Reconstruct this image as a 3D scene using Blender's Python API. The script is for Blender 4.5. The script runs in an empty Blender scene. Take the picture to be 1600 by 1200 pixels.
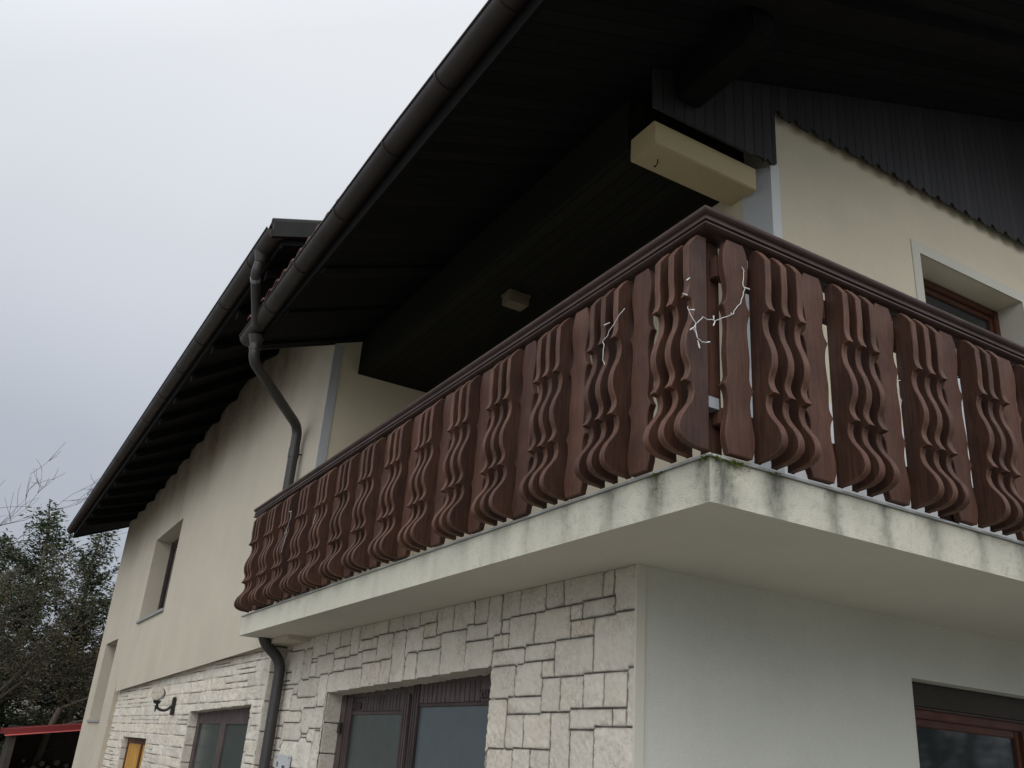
import bpy, bmesh, math, random
import numpy as np
from mathutils import Vector, Matrix, noise as mnoise
random.seed(7); RNG = np.random.RandomState(5)
sc = bpy.context.scene
COL = sc.collection
# ------------------------------------------------------------------ camera
cd = bpy.data.cameras.new('Camera'); cam = bpy.data.objects.new('Camera', cd); COL.objects.link(cam); sc.camera = cam
cd.sensor_width = 36.0; cd.sensor_fit = 'HORIZONTAL'; cd.lens = 36.0*1417.06/1600.0
cd.clip_start = 0.05; cd.clip_end = 2000
RX = Vector((0.85900484, -0.50709898, 0.07043654)); RY = Vector((0.2521357, 0.29928415, -0.92024811)); RZ = Vector((0.44557634, 0.80825715, 0.38494429))
m3 = Matrix((RX, -RY, -RZ)).transposed()
cam.matrix_world = Matrix.Translation((-2.19382602, -2.4239885, -1.10578449)) @ m3.to_4x4()
# ------------------------------------------------------------------ sky: overcast, brighter towards the zenith
SUN_EL, SUN_AZ = math.radians(36), math.radians(232)      # direction the light comes from (azimuth from +x, ccw)
w = bpy.data.worlds.new('World'); sc.world = w; w.use_nodes = True
nt = w.node_tree; N = nt.nodes; LK = nt.links; N.clear()
out = N.new('ShaderNodeOutputWorld')
sky = N.new('ShaderNodeTexSky'); sky.sky_type = 'NISHITA'; sky.sun_disc = False
sky.sun_elevation = SUN_EL; sky.sun_rotation = math.radians(90) - SUN_AZ
bg1 = N.new('ShaderNodeBackground'); bg1.inputs[1].default_value = 0.10; LK.new(sky.outputs[0], bg1.inputs[0])
tc = N.new('ShaderNodeTexCoord'); sep = N.new('ShaderNodeSeparateXYZ'); LK.new(tc.outputs['Generated'], sep.inputs[0])
ramp = N.new('ShaderNodeValToRGB'); e = ramp.color_ramp.elements
e[0].position = 0.0; e[0].color = (0.40, 0.43, 0.485, 1); e[1].position = 1.0; e[1].color = (1.0, 1.01, 1.05, 1)
for p, c in ((0.28, (0.51, 0.545, 0.61)), (0.45, (0.70, 0.735, 0.80)), (0.66, (0.90, 0.93, 0.97))):
    q = e.new(p); q.color = (*c, 1)
nz = N.new('ShaderNodeTexNoise'); nz.inputs['Scale'].default_value = 1.6; nz.inputs['Detail'].default_value = 4
LK.new(tc.outputs['Generated'], nz.inputs['Vector'])
ad = N.new('ShaderNodeMath'); ad.operation = 'MULTIPLY_ADD'; ad.inputs[1].default_value = 0.22; ad.inputs[2].default_value = -0.11
LK.new(nz.outputs[0], ad.inputs[0])
ad2 = N.new('ShaderNodeMath'); ad2.operation = 'ADD'; LK.new(sep.outputs[2], ad2.inputs[0]); LK.new(ad.outputs[0], ad2.inputs[1])
LK.new(ad2.outputs[0], ramp.inputs[0])
bg2 = N.new('ShaderNodeBackground'); LK.new(ramp.outputs[0], bg2.inputs[0])
gl_ = N.new('ShaderNodeVectorMath'); gl_.operation = 'DOT_PRODUCT'; LK.new(tc.outputs['Generated'], gl_.inputs[0])
gl_.inputs[1].default_value = (math.cos(SUN_EL)*math.cos(SUN_AZ), math.cos(SUN_EL)*math.sin(SUN_AZ), math.sin(SUN_EL))
gm_ = N.new('ShaderNodeMapRange'); gm_.inputs[1].default_value = -0.15; gm_.inputs[2].default_value = 1.0; gm_.inputs[3].default_value = 0.93; gm_.inputs[4].default_value = 2.3
LK.new(gl_.outputs['Value'], gm_.inputs[0]); LK.new(gm_.outputs[0], bg2.inputs[1])
mx = N.new('ShaderNodeMixShader'); mx.inputs[0].default_value = 0.94; LK.new(bg1.outputs[0], mx.inputs[1]); LK.new(bg2.outputs[0], mx.inputs[2])
LK.new(mx.outputs[0], out.inputs[0])
# ------------------------------------------------------------------ sun behind thick cloud
sl = bpy.data.lights.new('Sun', 'SUN'); sl.energy = 1.1; sl.angle = math.radians(60); sl.color = (1, 0.96, 0.9)
so = bpy.data.objects.new('Sun', sl); COL.objects.link(so)
sd = Vector((math.cos(SUN_EL)*math.cos(SUN_AZ), math.cos(SUN_EL)*math.sin(SUN_AZ), math.sin(SUN_EL)))
so.rotation_euler = sd.to_track_quat('Z', 'Y').to_euler()
sc.view_settings.view_transform = 'Standard'; sc.view_settings.look = 'None'; sc.view_settings.gamma = 1
sc.view_settings.exposure = 0.0
sc.cycles.max_bounces = 8; sc.cycles.diffuse_bounces = 4

# ------------------------------------------------------------------ materials
def newmat(name):
    m = bpy.data.materials.new(name); m.use_nodes = True
    return m, m.node_tree.nodes, m.node_tree.links, m.node_tree.nodes['Principled BSDF']
def rgb(c): return (c[0], c[1], c[2], 1)
def noise_node(N, L, src, scale, detail=4, rough=0.6, stretch=None):
    n = N.new('ShaderNodeTexNoise'); n.inputs['Scale'].default_value = scale; n.inputs['Detail'].default_value = detail
    n.inputs['Roughness'].default_value = rough
    if stretch:
        mp = N.new('ShaderNodeMapping'); mp.inputs['Scale'].default_value = stretch; L.new(src, mp.inputs[0]); L.new(mp.outputs[0], n.inputs['Vector'])
    else: L.new(src, n.inputs['Vector'])
    return n.outputs[0]
def ramp_node(N, L, src, stops):
    r = N.new('ShaderNodeValToRGB'); L.new(src, r.inputs[0]); e = r.color_ramp.elements
    e[0].position, e[0].color = stops[0][0], rgb(stops[0][1]); e[1].position, e[1].color = stops[-1][0], rgb(stops[-1][1])
    for p, c in stops[1:-1]:
        q = e.new(p); q.color = rgb(c)
    return r.outputs[0]
def mixc(N, L, fac, a, b, mode='MIX'):
    m = N.new('ShaderNodeMix'); m.data_type = 'RGBA'; m.blend_type = mode
    for s, v in ((0, fac), (6, a), (7, b)):
        if isinstance(v, (int, float)): m.inputs[s].default_value = v
        elif isinstance(v, tuple): m.inputs[s].default_value = rgb(v)
        else: L.new(v, m.inputs[s])
    return m.outputs[2]
def mathn(N, L, op, a, b=None, c=None):
    m = N.new('ShaderNodeMath'); m.operation = op
    for i, v in enumerate((a, b, c)):
        if v is None: continue
        if isinstance(v, (int, float)): m.inputs[i].default_value = v
        else: L.new(v, m.inputs[i])
    return m.outputs[0]
def bump(N, L, b, src, strength, dist=0.01):
    n = N.new('ShaderNodeBump'); n.inputs['Strength'].default_value = strength; n.inputs['Distance'].default_value = dist
    L.new(src, n.inputs['Height']); L.new(n.outputs[0], b.inputs['Normal'])
def geo(N): return N.new('ShaderNodeNewGeometry').outputs['Position']
def objc(N): return N.new('ShaderNodeTexCoord').outputs['Object']

def plaster(name, c, grain=260, dirtcol=(0.12, 0.10, 0.07), bstr=0.35):
    m, N, L, b = newmat(name); p = geo(N)
    big = noise_node(N, L, p, 1.3, 5, 0.6); streak = noise_node(N, L, p, 3.0, 4, 0.6, (4, 4, 0.35))
    c2 = tuple(x*0.80 for x in c); c3 = (c[0]*1.06, c[1]*1.05, c[2]*1.04)
    col = mixc(N, L, big, c2, c3)
    col = mixc(N, L, mathn(N, L, 'MULTIPLY', mathn(N, L, 'GREATER_THAN', 1.0, 0.0), ramp_node(N, L, streak, ((0.45, (0, 0, 0)), (0.8, (0.16, 0.16, 0.16))))), col, tuple(x*0.8 for x in c))
    gr = noise_node(N, L, p, grain, 2, 0.5)
    col = mixc(N, L, 1.0, col, ramp_node(N, L, gr, ((0.3, (0.9, 0.9, 0.9)), (0.7, (1.06, 1.06, 1.06)))), 'MULTIPLY')
    at = N.new('ShaderNodeAttribute'); at.attribute_name = 'dirt'
    dn = noise_node(N, L, p, 30, 5, 0.7, (1, 1, 0.35))
    f = mathn(N, L, 'MULTIPLY', at.outputs['Fac'], mathn(N, L, 'MULTIPLY_ADD', dn, 1.3, 0.25)); f = mathn(N, L, 'MINIMUM', f, 0.93)
    col = mixc(N, L, f, col, dirtcol)
    at2 = N.new('ShaderNodeAttribute'); at2.attribute_name = 'moss'
    col = mixc(N, L, mathn(N, L, 'MULTIPLY', at2.outputs['Fac'], ramp_node(N, L, noise_node(N, L, p, 70, 4), ((0.42, (0, 0, 0)), (0.6, (1, 1, 1))))), col, (0.09, 0.105, 0.02))
    L.new(col, b.inputs['Base Color']); b.inputs['Roughness'].default_value = 0.92; b.inputs['Specular IOR Level'].default_value = 0.25
    h = mathn(N, L, 'ADD', gr, mathn(N, L, 'MULTIPLY', noise_node(N, L, p, grain*0.25, 3), 0.7))
    bump(N, L, b, h, bstr, 0.004)
    return m
def wood(name, dark, light, rough=0.5, grain_axis='z', spec=0.22, var=0.45):
    m, N, L, b = newmat(name); p = objc(N)
    oi = N.new('ShaderNodeObjectInfo'); ofs = N.new('ShaderNodeVectorMath'); ofs.operation = 'ADD'
    sc_ = N.new('ShaderNodeVectorMath'); sc_.operation = 'SCALE'; sc_.inputs['Scale'].default_value = 13.0
    cb = N.new('ShaderNodeCombineXYZ')
    for i in range(3): L.new(oi.outputs['Random'], cb.inputs[i])
    L.new(cb.outputs[0], sc_.inputs[0]); L.new(p, ofs.inputs[0]); L.new(sc_.outputs[0], ofs.inputs[1]); p = ofs.outputs[0]
    st = {'z': (1, 1, 0.06), 'y': (1, 0.06, 1), 'x': (0.06, 1, 1)}[grain_axis]
    g1 = noise_node(N, L, p, 90, 5, 0.65, st); g2 = noise_node(N, L, p, 5, 4, 0.6); g3 = noise_node(N, L, p, 300, 2, 0.5, st)
    col = mixc(N, L, ramp_node(N, L, g1, ((0.3, (0, 0, 0)), (0.72, (1, 1, 1)))), dark, light)
    col = mixc(N, L, ramp_node(N, L, g2, ((0.4, (0, 0, 0)), (0.75, (0.6, 0.6, 0.6)))), col, tuple(x*0.55 for x in dark))
    # weathered, greyer patches
    g4 = noise_node(N, L, p, 9, 5, 0.7, (1, 1, 0.5))
    col = mixc(N, L, ramp_node(N, L, g4, ((0.5, (0, 0, 0)), (0.8, (0.45, 0.45, 0.45)))), col, (light[0]*1.15, light[1]*1.22, light[2]*1.3))
    v = mathn(N, L, 'MULTIPLY_ADD', oi.outputs['Random'], var, 1.0-var/2)
    cc = N.new('ShaderNodeCombineColor')
    for i in range(3): L.new(v, cc.inputs[i])
    col = mixc(N, L, 1.0, col, cc.outputs[0], 'MULTIPLY')
    L.new(col, b.inputs['Base Color']); b.inputs['Roughness'].default_value = rough; b.inputs['Specular IOR Level'].default_value = spec
    L.new(mathn(N, L, 'MULTIPLY_ADD', g2, 0.3, rough-0.15), b.inputs['Roughness'])
    bump(N, L, b, mathn(N, L, 'ADD', g1, mathn(N, L, 'MULTIPLY', g3, 0.5)), 0.25, 0.003)
    return m
def simple(name, c, rough=0.6, metal=0.0, spec=0.4, nscale=40, var=0.25, b_=0.1):
    m, N, L, b = newmat(name); p = geo(N); n = noise_node(N, L, p, nscale, 5, 0.65); n2 = noise_node(N, L, p, nscale*0.12, 3)
    col = mixc(N, L, n, tuple(x*(1-var) for x in c), tuple(min(1, x*(1+var)) for x in c))
    col = mixc(N, L, ramp_node(N, L, n2, ((0.4, (0, 0, 0)), (0.7, (0.5, 0.5, 0.5)))), col, tuple(x*0.65 for x in c))
    L.new(col, b.inputs['Base Color']); b.inputs['Metallic'].default_value = metal; b.inputs['Specular IOR Level'].default_value = spec
    L.new(mathn(N, L, 'MULTIPLY_ADD', n2, 0.3, max(0.02, rough-0.15)), b.inputs['Roughness'])
    if b_: bump(N, L, b, n, b_, 0.003)
    return m
def boards(name, c, axis=0, pitch=0.09, rough=0.85, spec=0.08):
    m, N, L, b = newmat(name); p = geo(N); s = N.new('ShaderNodeSeparateXYZ'); L.new(p, s.inputs[0])
    t = mathn(N, L, 'DIVIDE', s.outputs[axis], pitch); fl = mathn(N, L, 'FLOOR', t); fr = mathn(N, L, 'FRACT', t)
    wn = N.new('ShaderNodeTexWhiteNoise'); wn.noise_dimensions = '1D'; L.new(fl, wn.inputs['W'])
    g = mathn(N, L, 'MULTIPLY', mathn(N, L, 'SMOOTH_MIN', fr, mathn(N, L, 'SUBTRACT', 1.0, fr), 0.02), 14.0); g = mathn(N, L, 'MINIMUM', g, 1.0)
    n = noise_node(N, L, p, 40, 4, 0.6)
    col = mixc(N, L, n, tuple(x*0.7 for x in c), tuple(x*1.3 for x in c))
    v = mathn(N, L, 'MULTIPLY_ADD', wn.outputs['Value'], 0.5, 0.75); cc = N.new('ShaderNodeCombineColor')
    for i in range(3): L.new(v, cc.inputs[i])
    col = mixc(N, L, 1.0, col, cc.outputs[0], 'MULTIPLY'); col = mixc(N, L, g, tuple(x*0.2 for x in c), col)
    L.new(col, b.inputs['Base Color']); b.inputs['Roughness'].default_value = rough; b.inputs['Specular IOR Level'].default_value = spec
    bump(N, L, b, mathn(N, L, 'MULTIPLY_ADD', n, 0.15, g), 0.6, 0.006)
    return m
def stone_mat():
    m, N, L, b = newmat('pale_split_stone'); p = geo(N)
    at = N.new('ShaderNodeAttribute'); at.attribute_name = 'stone_tone'; j = N.new('ShaderNodeAttribute'); j.attribute_name = 'joint'
    dt = N.new('ShaderNodeAttribute'); dt.attribute_name = 'dirt'
    n = noise_node(N, L, p, 9, 6, 0.65); n2 = noise_node(N, L, p, 60, 5, 0.7); 
    col = mixc(N, L, n, (0.49, 0.445, 0.375), (0.73, 0.70, 0.63))
    tone = ramp_node(N, L, at.outputs['Fac'], ((0.0, (0.88, 0.87, 0.85)), (0.5, (1, 0.99, 0.97)), (0.85, (1.0, 0.955, 0.90)), (1.0, (1.06, 1.06, 1.06))))
    col = mixc(N, L, 1.0, col, tone, 'MULTIPLY')
    vein = ramp_node(N, L, n2, ((0.52, (0, 0, 0)), (0.70, (1, 1, 1))))
    f = mathn(N, L, 'MULTIPLY', dt.outputs['Fac'], mathn(N, L, 'MULTIPLY_ADD', vein, 0.8, 0.12)); f = mathn(N, L, 'MINIMUM', f, 0.85)
    col = mixc(N, L, f, col, (0.16, 0.14, 0.11))
    vn = noise_node(N, L, p, 22, 7, 0.75); ridge = mathn(N, L, 'ABSOLUTE', mathn(N, L, 'SUBTRACT', vn, 0.5))
    vein2 = ramp_node(N, L, ridge, ((0.0, (1, 1, 1)), (0.035, (0, 0, 0)))); pm = ramp_node(N, L, noise_node(N, L, p, 5, 4), ((0.48, (0, 0, 0)), (0.62, (1, 1, 1))))
    col = mixc(N, L, mathn(N, L, 'MULTIPLY', mathn(N, L, 'MULTIPLY', vein2, pm), 0.55), col, (0.17, 0.135, 0.10))
    fine = noise_node(N, L, p, 220, 3)
    col = mixc(N, L, 1.0, col, ramp_node(N, L, fine, ((0.3, (0.88, 0.88, 0.88)), (0.7, (1.06, 1.06, 1.06)))), 'MULTIPLY')
    col = mixc(N, L, j.outputs['Fac'], col, (0.05, 0.045, 0.038))
    L.new(col, b.inputs['Base Color']); b.inputs['Roughness'].default_value = 0.9; b.inputs['Specular IOR Level'].default_value = 0.2
    bump(N, L, b, mathn(N, L, 'ADD', n2, fine), 0.5, 0.006)
    return m
def glass_dark(name, c, rough=0.08, spec=0.6, wav=0.0):
    m, N, L, b = newmat(name); p = geo(N)
    n = noise_node(N, L, p, 6, 4, 0.6)
    L.new(mixc(N, L, n, tuple(x*0.75 for x in c), tuple(x*1.25 for x in c)), b.inputs['Base Color'])
    b.inputs['Roughness'].default_value = rough; b.inputs['Specular IOR Level'].default_value = spec
    if wav: bump(N, L, b, noise_node(N, L, p, wav, 3), 0.25, 0.004)
    return m
M = {}
M['cream'] = plaster('cream_plaster', (0.64, 0.58, 0.44), dirtcol=(0.13, 0.095, 0.055))
M['wing'] = plaster('wing_plaster', (0.53, 0.48, 0.39), dirtcol=(0.10, 0.062, 0.032))
M['grey_green'] = plaster('pale_grey_plaster', (0.55, 0.56, 0.50))
M['slab'] = plaster('balcony_plaster', (0.60, 0.58, 0.485), grain=150, dirtcol=(0.10, 0.105, 0.085), bstr=0.8)
M['soffit'] = plaster('soffit_plaster', (0.56, 0.53, 0.46), bstr=0.15)
M['beam'] = plaster('beam_plaster', (0.50, 0.415, 0.245), dirtcol=(0.10, 0.07, 0.03))
M['trim'] = plaster('white_trim_paint', (0.66, 0.67, 0.67), bstr=0.2)
M['surround'] = plaster('pale_surround_paint', (0.58, 0.56, 0.48), bstr=0.2)
M['lampshade'] = simple('dull_beige_lamp', (0.13, 0.11, 0.075), 0.6)
M['trim_grey'] = plaster('grey_trim_paint', (0.42, 0.44, 0.45), bstr=0.2)
M['stone'] = stone_mat()
M['wood'] = wood('brown_stained_wood', (0.052, 0.024, 0.016), (0.098, 0.046, 0.031), 0.6)
M['wood_face_shaded'] = wood('brown_stained_wood_face_shaded', (0.028, 0.013, 0.009), (0.068, 0.032, 0.021), 0.5)  # bracket board sides: darker copy, shade between the boards put into the colour
M['wood_edge_lit'] = wood('brown_stained_wood_edge_lit', (0.054, 0.026, 0.017), (0.130, 0.064, 0.042), 0.55)  # bracket board edges: lighter copy, the light they catch is painted in
M['rail'] = wood('handrail_wood', (0.042, 0.024, 0.020), (0.082, 0.047, 0.039), 0.42, 'y')
M['railx'] = wood('handrail_wood_cross', (0.042, 0.024, 0.020), (0.082, 0.047, 0.039), 0.42, 'x')
M['door'] = wood('door_wood', (0.046, 0.034, 0.032), (0.085, 0.064, 0.060), 0.55)
M['redwood'] = wood('window_red_wood', (0.050, 0.018, 0.011), (0.105, 0.038, 0.023), 0.45, 'x')
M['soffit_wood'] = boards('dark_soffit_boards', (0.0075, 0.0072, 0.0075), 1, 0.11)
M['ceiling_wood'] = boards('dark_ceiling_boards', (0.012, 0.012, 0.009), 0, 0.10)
M['cladding'] = boards('dark_gable_boards', (0.021, 0.019, 0.019), 0, 0.0815, 0.55, 0.35)
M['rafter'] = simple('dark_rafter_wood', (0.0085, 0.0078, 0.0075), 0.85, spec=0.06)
M['gutter'] = simple('brown_gutter_metal', (0.030, 0.023, 0.020), 0.55, 0.0, 0.3, 25, 0.2, 0.05)
M['pipe'] = simple('dark_downpipe_metal', (0.036, 0.032, 0.030), 0.45, 0.0, 0.5, 25, 0.2, 0.05)
M['tile'] = simple('roof_tile_clay', (0.13, 0.055, 0.040), 0.8)
M['verge'] = simple('dark_verge_metal', (0.016, 0.016, 0.015), 0.6, spec=0.15)
M['drip'] = simple('pale_drip_metal', (0.40, 0.41, 0.40), 0.5, 0.3)
M['moss'] = simple('moss', (0.07, 0.085, 0.015), 0.95, spec=0.1, nscale=200, var=0.5)
M['pane'] = glass_dark('dark_window_glass', (0.020, 0.024, 0.026), 0.05, 0.7)
M['frosted'] = glass_dark('frosted_door_glass', (0.060, 0.078, 0.085), 0.3, 0.5, 60)
M['frosted2'] = glass_dark('dim_door_glass', (0.040, 0.052, 0.050), 0.25, 0.5, 60)
M['curtain'] = simple('white_lace_curtain', (0.62, 0.65, 0.68), 0.9, nscale=150, var=0.2)
M['yellow'] = wood('yellow_varnished_door', (0.42, 0.20, 0.03), (0.62, 0.34, 0.07), 0.45)
M['black'] = simple('black_metal', (0.015, 0.015, 0.015), 0.5)
M['cable'] = simple('white_cable', (0.60, 0.61, 0.60), 0.5, b_=0)
M['sign'] = simple('white_enamel_sign', (0.50, 0.52, 0.53), 0.35, b_=0)
M['ink'] = simple('black_letter_paint', (0.02, 0.02, 0.02), 0.5, b_=0)
M['red'] = simple('red_painted_metal', (0.16, 0.012, 0.012), 0.45)
M['darkwood'] = simple('dark_shed_wood', (0.035, 0.028, 0.022), 0.8)
M['bark'] = simple('tree_bark', (0.10, 0.085, 0.065), 0.9, nscale=30)
M['twig'] = simple('bare_twig', (0.050, 0.042, 0.030), 0.9, nscale=8)
M['greyconcrete'] = simple('grey_sill_stone', (0.28, 0.28, 0.27), 0.8)
M['steel'] = simple('grey_bracket_steel', (0.25, 0.26, 0.27), 0.5, 0.4)
def leaf_mat(name, a, b_):
    m, N, L, b = newmat(name); p = geo(N); n = noise_node(N, L, p, 1.2, 4, 0.7); n2 = noise_node(N, L, p, 14, 2)
    col = mixc(N, L, ramp_node(N, L, mathn(N, L, 'ADD', mathn(N, L, 'MULTIPLY', n, 0.6), mathn(N, L, 'MULTIPLY', n2, 0.4)), ((0.35, (0, 0, 0)), (0.65, (1, 1, 1)))), a, b_)
    L.new(col, b.inputs['Base Color']); b.inputs['Roughness'].default_value = 0.8; b.inputs['Specular IOR Level'].default_value = 0.2
    return m

M['needle'] = leaf_mat('conifer_needles', (0.014, 0.025, 0.014), (0.056, 0.068, 0.028))
M['brownleaf'] = leaf_mat('dry_brown_foliage', (0.034, 0.033, 0.017), (0.080, 0.070, 0.038))
def ground_mat():
    m, N, L, b = newmat('gravel_ground'); p = geo(N); n = noise_node(N, L, p, 0.5, 5); n2 = noise_node(N, L, p, 60, 4)
    col = mixc(N, L, n, (0.16, 0.15, 0.12), (0.24, 0.23, 0.20)); col = mixc(N, L, 0.5, col, ramp_node(N, L, n2, ((0.3, (0.08, 0.08, 0.07)), (0.7, (0.35, 0.34, 0.31)))))
    L.new(col, b.inputs['Base Color']); b.inputs['Roughness'].default_value = 0.95; bump(N, L, b, n2, 0.6, 0.02); return m
M['ground'] = ground_mat()

# ------------------------------------------------------------------ mesh helpers
class MB:
    def __init__(s): s.v = []; s.f = []
    def add(s, vs, fs):
        o = len(s.v); s.v += [tuple(p) for p in vs]; s.f += [tuple(i+o for i in f) for f in fs]; return s
    def quad(s, a, b, c, d): return s.add([a, b, c, d], [(0, 1, 2, 3)])
    def box(s, x0, x1, y0, y1, z0, z1):
        vs = [(x, y, z) for z in (z0, z1) for y in (y0, y1) for x in (x0, x1)]
        return s.add(vs, [(0, 2, 3, 1), (4, 5, 7, 6), (0, 1, 5, 4), (2, 6, 7, 3), (0, 4, 6, 2), (1, 3, 7, 5)])
    def prism(s, pts, axis, a0, a1):
        """pts: 2-D outline; axis: the axis it is extruded along ('x': pts=(y,z), 'y': pts=(x,z), 'z': pts=(x,y))"""
        def mk(p, a):
            return {'x': (a, p[0], p[1]), 'y': (p[0], a, p[1]), 'z': (p[0], p[1], a)}[axis]
        n = len(pts); vs = [mk(p, a0) for p in pts]+[mk(p, a1) for p in pts]
        fs = [tuple(range(n))[::-1], tuple(range(n, 2*n))]+[(i, (i+1) % n, n+(i+1) % n, n+i) for i in range(n)]
        return s.add(vs, fs)
    def tube(s, pts, r, n=12, cap=True):
        pts = [Vector(p) for p in pts]; k = len(pts); rs = r if isinstance(r, (list, tuple)) else [r]*k
        t0 = (pts[1]-pts[0]).normalized(); up = Vector((0, 0, 1)) if abs(t0.z) < 0.9 else Vector((1, 0, 0))
        nx = t0.cross(up).normalized(); vs = []
        for i, p in enumerate(pts):
            if i == 0: t = t0
            elif i == k-1: t = (pts[i]-pts[i-1]).normalized()
            else: t = ((pts[i]-pts[i-1]).normalized()+(pts[i+1]-pts[i]).normalized()).normalized()
            nx = (nx-t*nx.dot(t)).normalized(); ny = t.cross(nx)
            for j in range(n):
                a = 2*math.pi*j/n; vs.append(p+(nx*math.cos(a)+ny*math.sin(a))*rs[i])
        fs = [(i*n+j, i*n+(j+1) % n, (i+1)*n+(j+1) % n, (i+1)*n+j) for i in range(k-1) for j in range(n)]
        if cap: fs += [tuple(range(n))[::-1], tuple(range((k-1)*n, k*n))]
        return s.add(vs, fs)
    def build(s, name, mat, parent=None, smooth=False, angle=40, attrs=None, loc=None, kind=None, bevel=0, capaxis=None, capmat=None):
        me = bpy.data.meshes.new(name); me.from_pydata(s.v, [], s.f)
        bm = bmesh.new(); bm.from_mesh(me)
        if not attrs: bmesh.ops.remove_doubles(bm, verts=bm.verts, dist=1e-5)
        bmesh.ops.recalc_face_normals(bm, faces=bm.faces)
        if bevel: bmesh.ops.bevel(bm, geom=[e for e in bm.edges if len(e.link_faces) == 2 and e.calc_face_angle(0) > 0.5], offset=bevel, segments=2, affect='EDGES', clamp_overlap=True)
        bm.to_mesh(me); bm.free()
        if attrs:
            for k, vals in attrs.items():
                at = me.attributes.new(k, 'FLOAT', 'POINT'); at.data.foreach_set('value', np.asarray(vals, dtype=np.float32))
        me.materials.append(M[mat] if isinstance(mat, str) else mat)
        flat = set()
        if capaxis is not None:
            flat = {q.index for q in me.polygons if abs(q.normal[capaxis]) > 0.999}
            if capmat:
                me.materials.append(M[capmat])
                for i in flat: me.polygons[i].material_index = 1
        if smooth: 
            me.set_sharp_from_angle(angle=math.radians(angle))
            me.polygons.foreach_set('use_smooth', [len(q.vertices) < 40 and q.index not in flat for q in me.polygons])
        o = bpy.data.objects.new(name, me); COL.objects.link(o)
        if parent: o.parent = parent
        if loc: o.location = loc
        if kind: o['kind'] = kind
        return o
def tag(o, label=None, cat=None, group=None, kind=None):
    if label: o['label'] = label
    if cat: o['category'] = cat
    if group: o['group'] = group
    if kind: o['kind'] = kind
    return o
def empty(name, loc=(0, 0, 0)):
    o = bpy.data.objects.new(name, None); o.empty_display_size = 0.2; COL.objects.link(o); o.location = loc; return o
def fil(pts, r=0.08, k=5):
    """round the corners of a polyline"""
    P = [Vector(p) for p in pts]; o = [P[0]]
    for i in range(1, len(P)-1):
        a = (P[i-1]-P[i]); b = (P[i+1]-P[i]); d = min(r, a.length*0.45, b.length*0.45)
        A = P[i]+a.normalized()*d; B = P[i]+b.normalized()*d
        for t in range(k+1):
            t /= k; o.append(A*(1-t)**2+P[i]*2*t*(1-t)+B*t*t)
    o.append(P[-1]); return o
def grid_wall(fixed, val, u0, u1, z0, z1, holes=(), depth=0.25, du=None, dz=None, inward=1, warp=None):
    """wall in the plane fixed=val spanning u (the other horizontal axis) and z, holes cut through, reveals inwards"""
    us = {u0, u1}; zs = {z0, z1}
    for a, b, c, d in holes: us |= {a, b}; zs |= {c, d}
    if du: us |= set(np.arange(u0, u1, du).tolist())
    if dz: zs |= set(np.arange(z0, z1, dz).tolist())
    us = sorted(us); zs = sorted(zs)
    def clean(s):
        o = [s[0]]
        for x in s[1:]:
            if x-o[-1] > 1e-4: o.append(x)
        return o
    us = clean(us); zs = clean(zs)
    def P(u, z, d=0):
        if warp: z = warp(u, z)
        return (val+inward*d, u, z) if fixed == 'x' else (u, val+inward*d, z)
    inh = lambda u, z: any(a < u < b and c < z < d for a, b, c, d in holes)
    mb = MB(); nu = len(us); idx = {}
    for i, u in enumerate(us):
        for j, z in enumerate(zs): idx[i, j] = len(mb.v); mb.v.append(P(u, z))
    for i in range(nu-1):
        for j in range(len(zs)-1):
            if not inh((us[i]+us[i+1])/2, (zs[j]+zs[j+1])/2): mb.f.append((idx[i, j], idx[i+1, j], idx[i+1, j+1], idx[i, j+1]))
    for a, b, c, d in list(holes)+[(u0, u1, z0, z1)]:
        for (p, q) in (((a, c), (b, c)), ((b, c), (b, d)), ((b, d), (a, d)), ((a, d), (a, c))):
            mb.quad(P(*p), P(*q), P(*q, depth), P(*p, depth))
    return mb

# ================================================================== SETTING
g = MB(); g.quad((-600, -600, -2.7), (600, -600, -2.7), (600, 600, -2.7), (-600, 600, -2.7)); tag(g.build('ground', 'ground'), kind='structure')
# distant wooded slope
hv = []; hf = []; nn = 90
for i in range(nn+1):
    a = math.radians(-10+200*i/nn)
    for j, (r, h) in enumerate(((95, -2.9), (110, 2.0), (150, 7.5), (210, 9.5))):
        hh = h+(mnoise.noise(Vector((i*0.23, j*0.9, 3)))*2.0 if j else 0); hv.append((r*math.cos(a), r*math.sin(a), hh))
for i in range(nn):
    for j in range(3): k = i*4+j; hf.append((k, k+4, k+5, k+1))
tag(MB().add(hv, hf).build('hills', leaf_mat('hill_cover', (0.06, 0.058, 0.045), (0.13, 0.12, 0.095)), smooth=True), kind='structure')

# ================================================================== HOUSE
WX, YC, YE = 0.28, 5.85, 19.15          # wing wall, wing corner, wing far end
ZS = lambda x: 2.63+0.37*(min(x, 10.0-x))
ZW = lambda x: 3.34+0.42*(min(x, 10.0-x)-0.28)
def droop(x, y):
    if x > 5: x = 10-x
    c = float(np.interp(y, (4.66, 6.2, 9.0, 16.0, 19.4, 20.4), (-0.10, 0.10, 0.26, -0.09, -0.09, 0.0)))
    return c*max(0.0, min(1.0, (x+0.7)/0.98))
house = empty('house', (0.5, 1.06, -2.7))
tag(house, 'cream house with pale stone ground floor and dark carved wooden balcony under deep eaves', 'house')
bpy.context.view_layer.update()
HI = house.matrix_world.inverted()
def H(o, par=None):                      # make o a part of the house (or a sub-part of par), keeping its place
    p = par or house; o.parent = p
    if p is house: o.matrix_parent_inverse = Matrix.Translation((-0.5, -1.06, 2.7))
    return o
def hb(mb, name, mat, par=None, **k): return H(mb.build(name, mat, **k), par)

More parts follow.
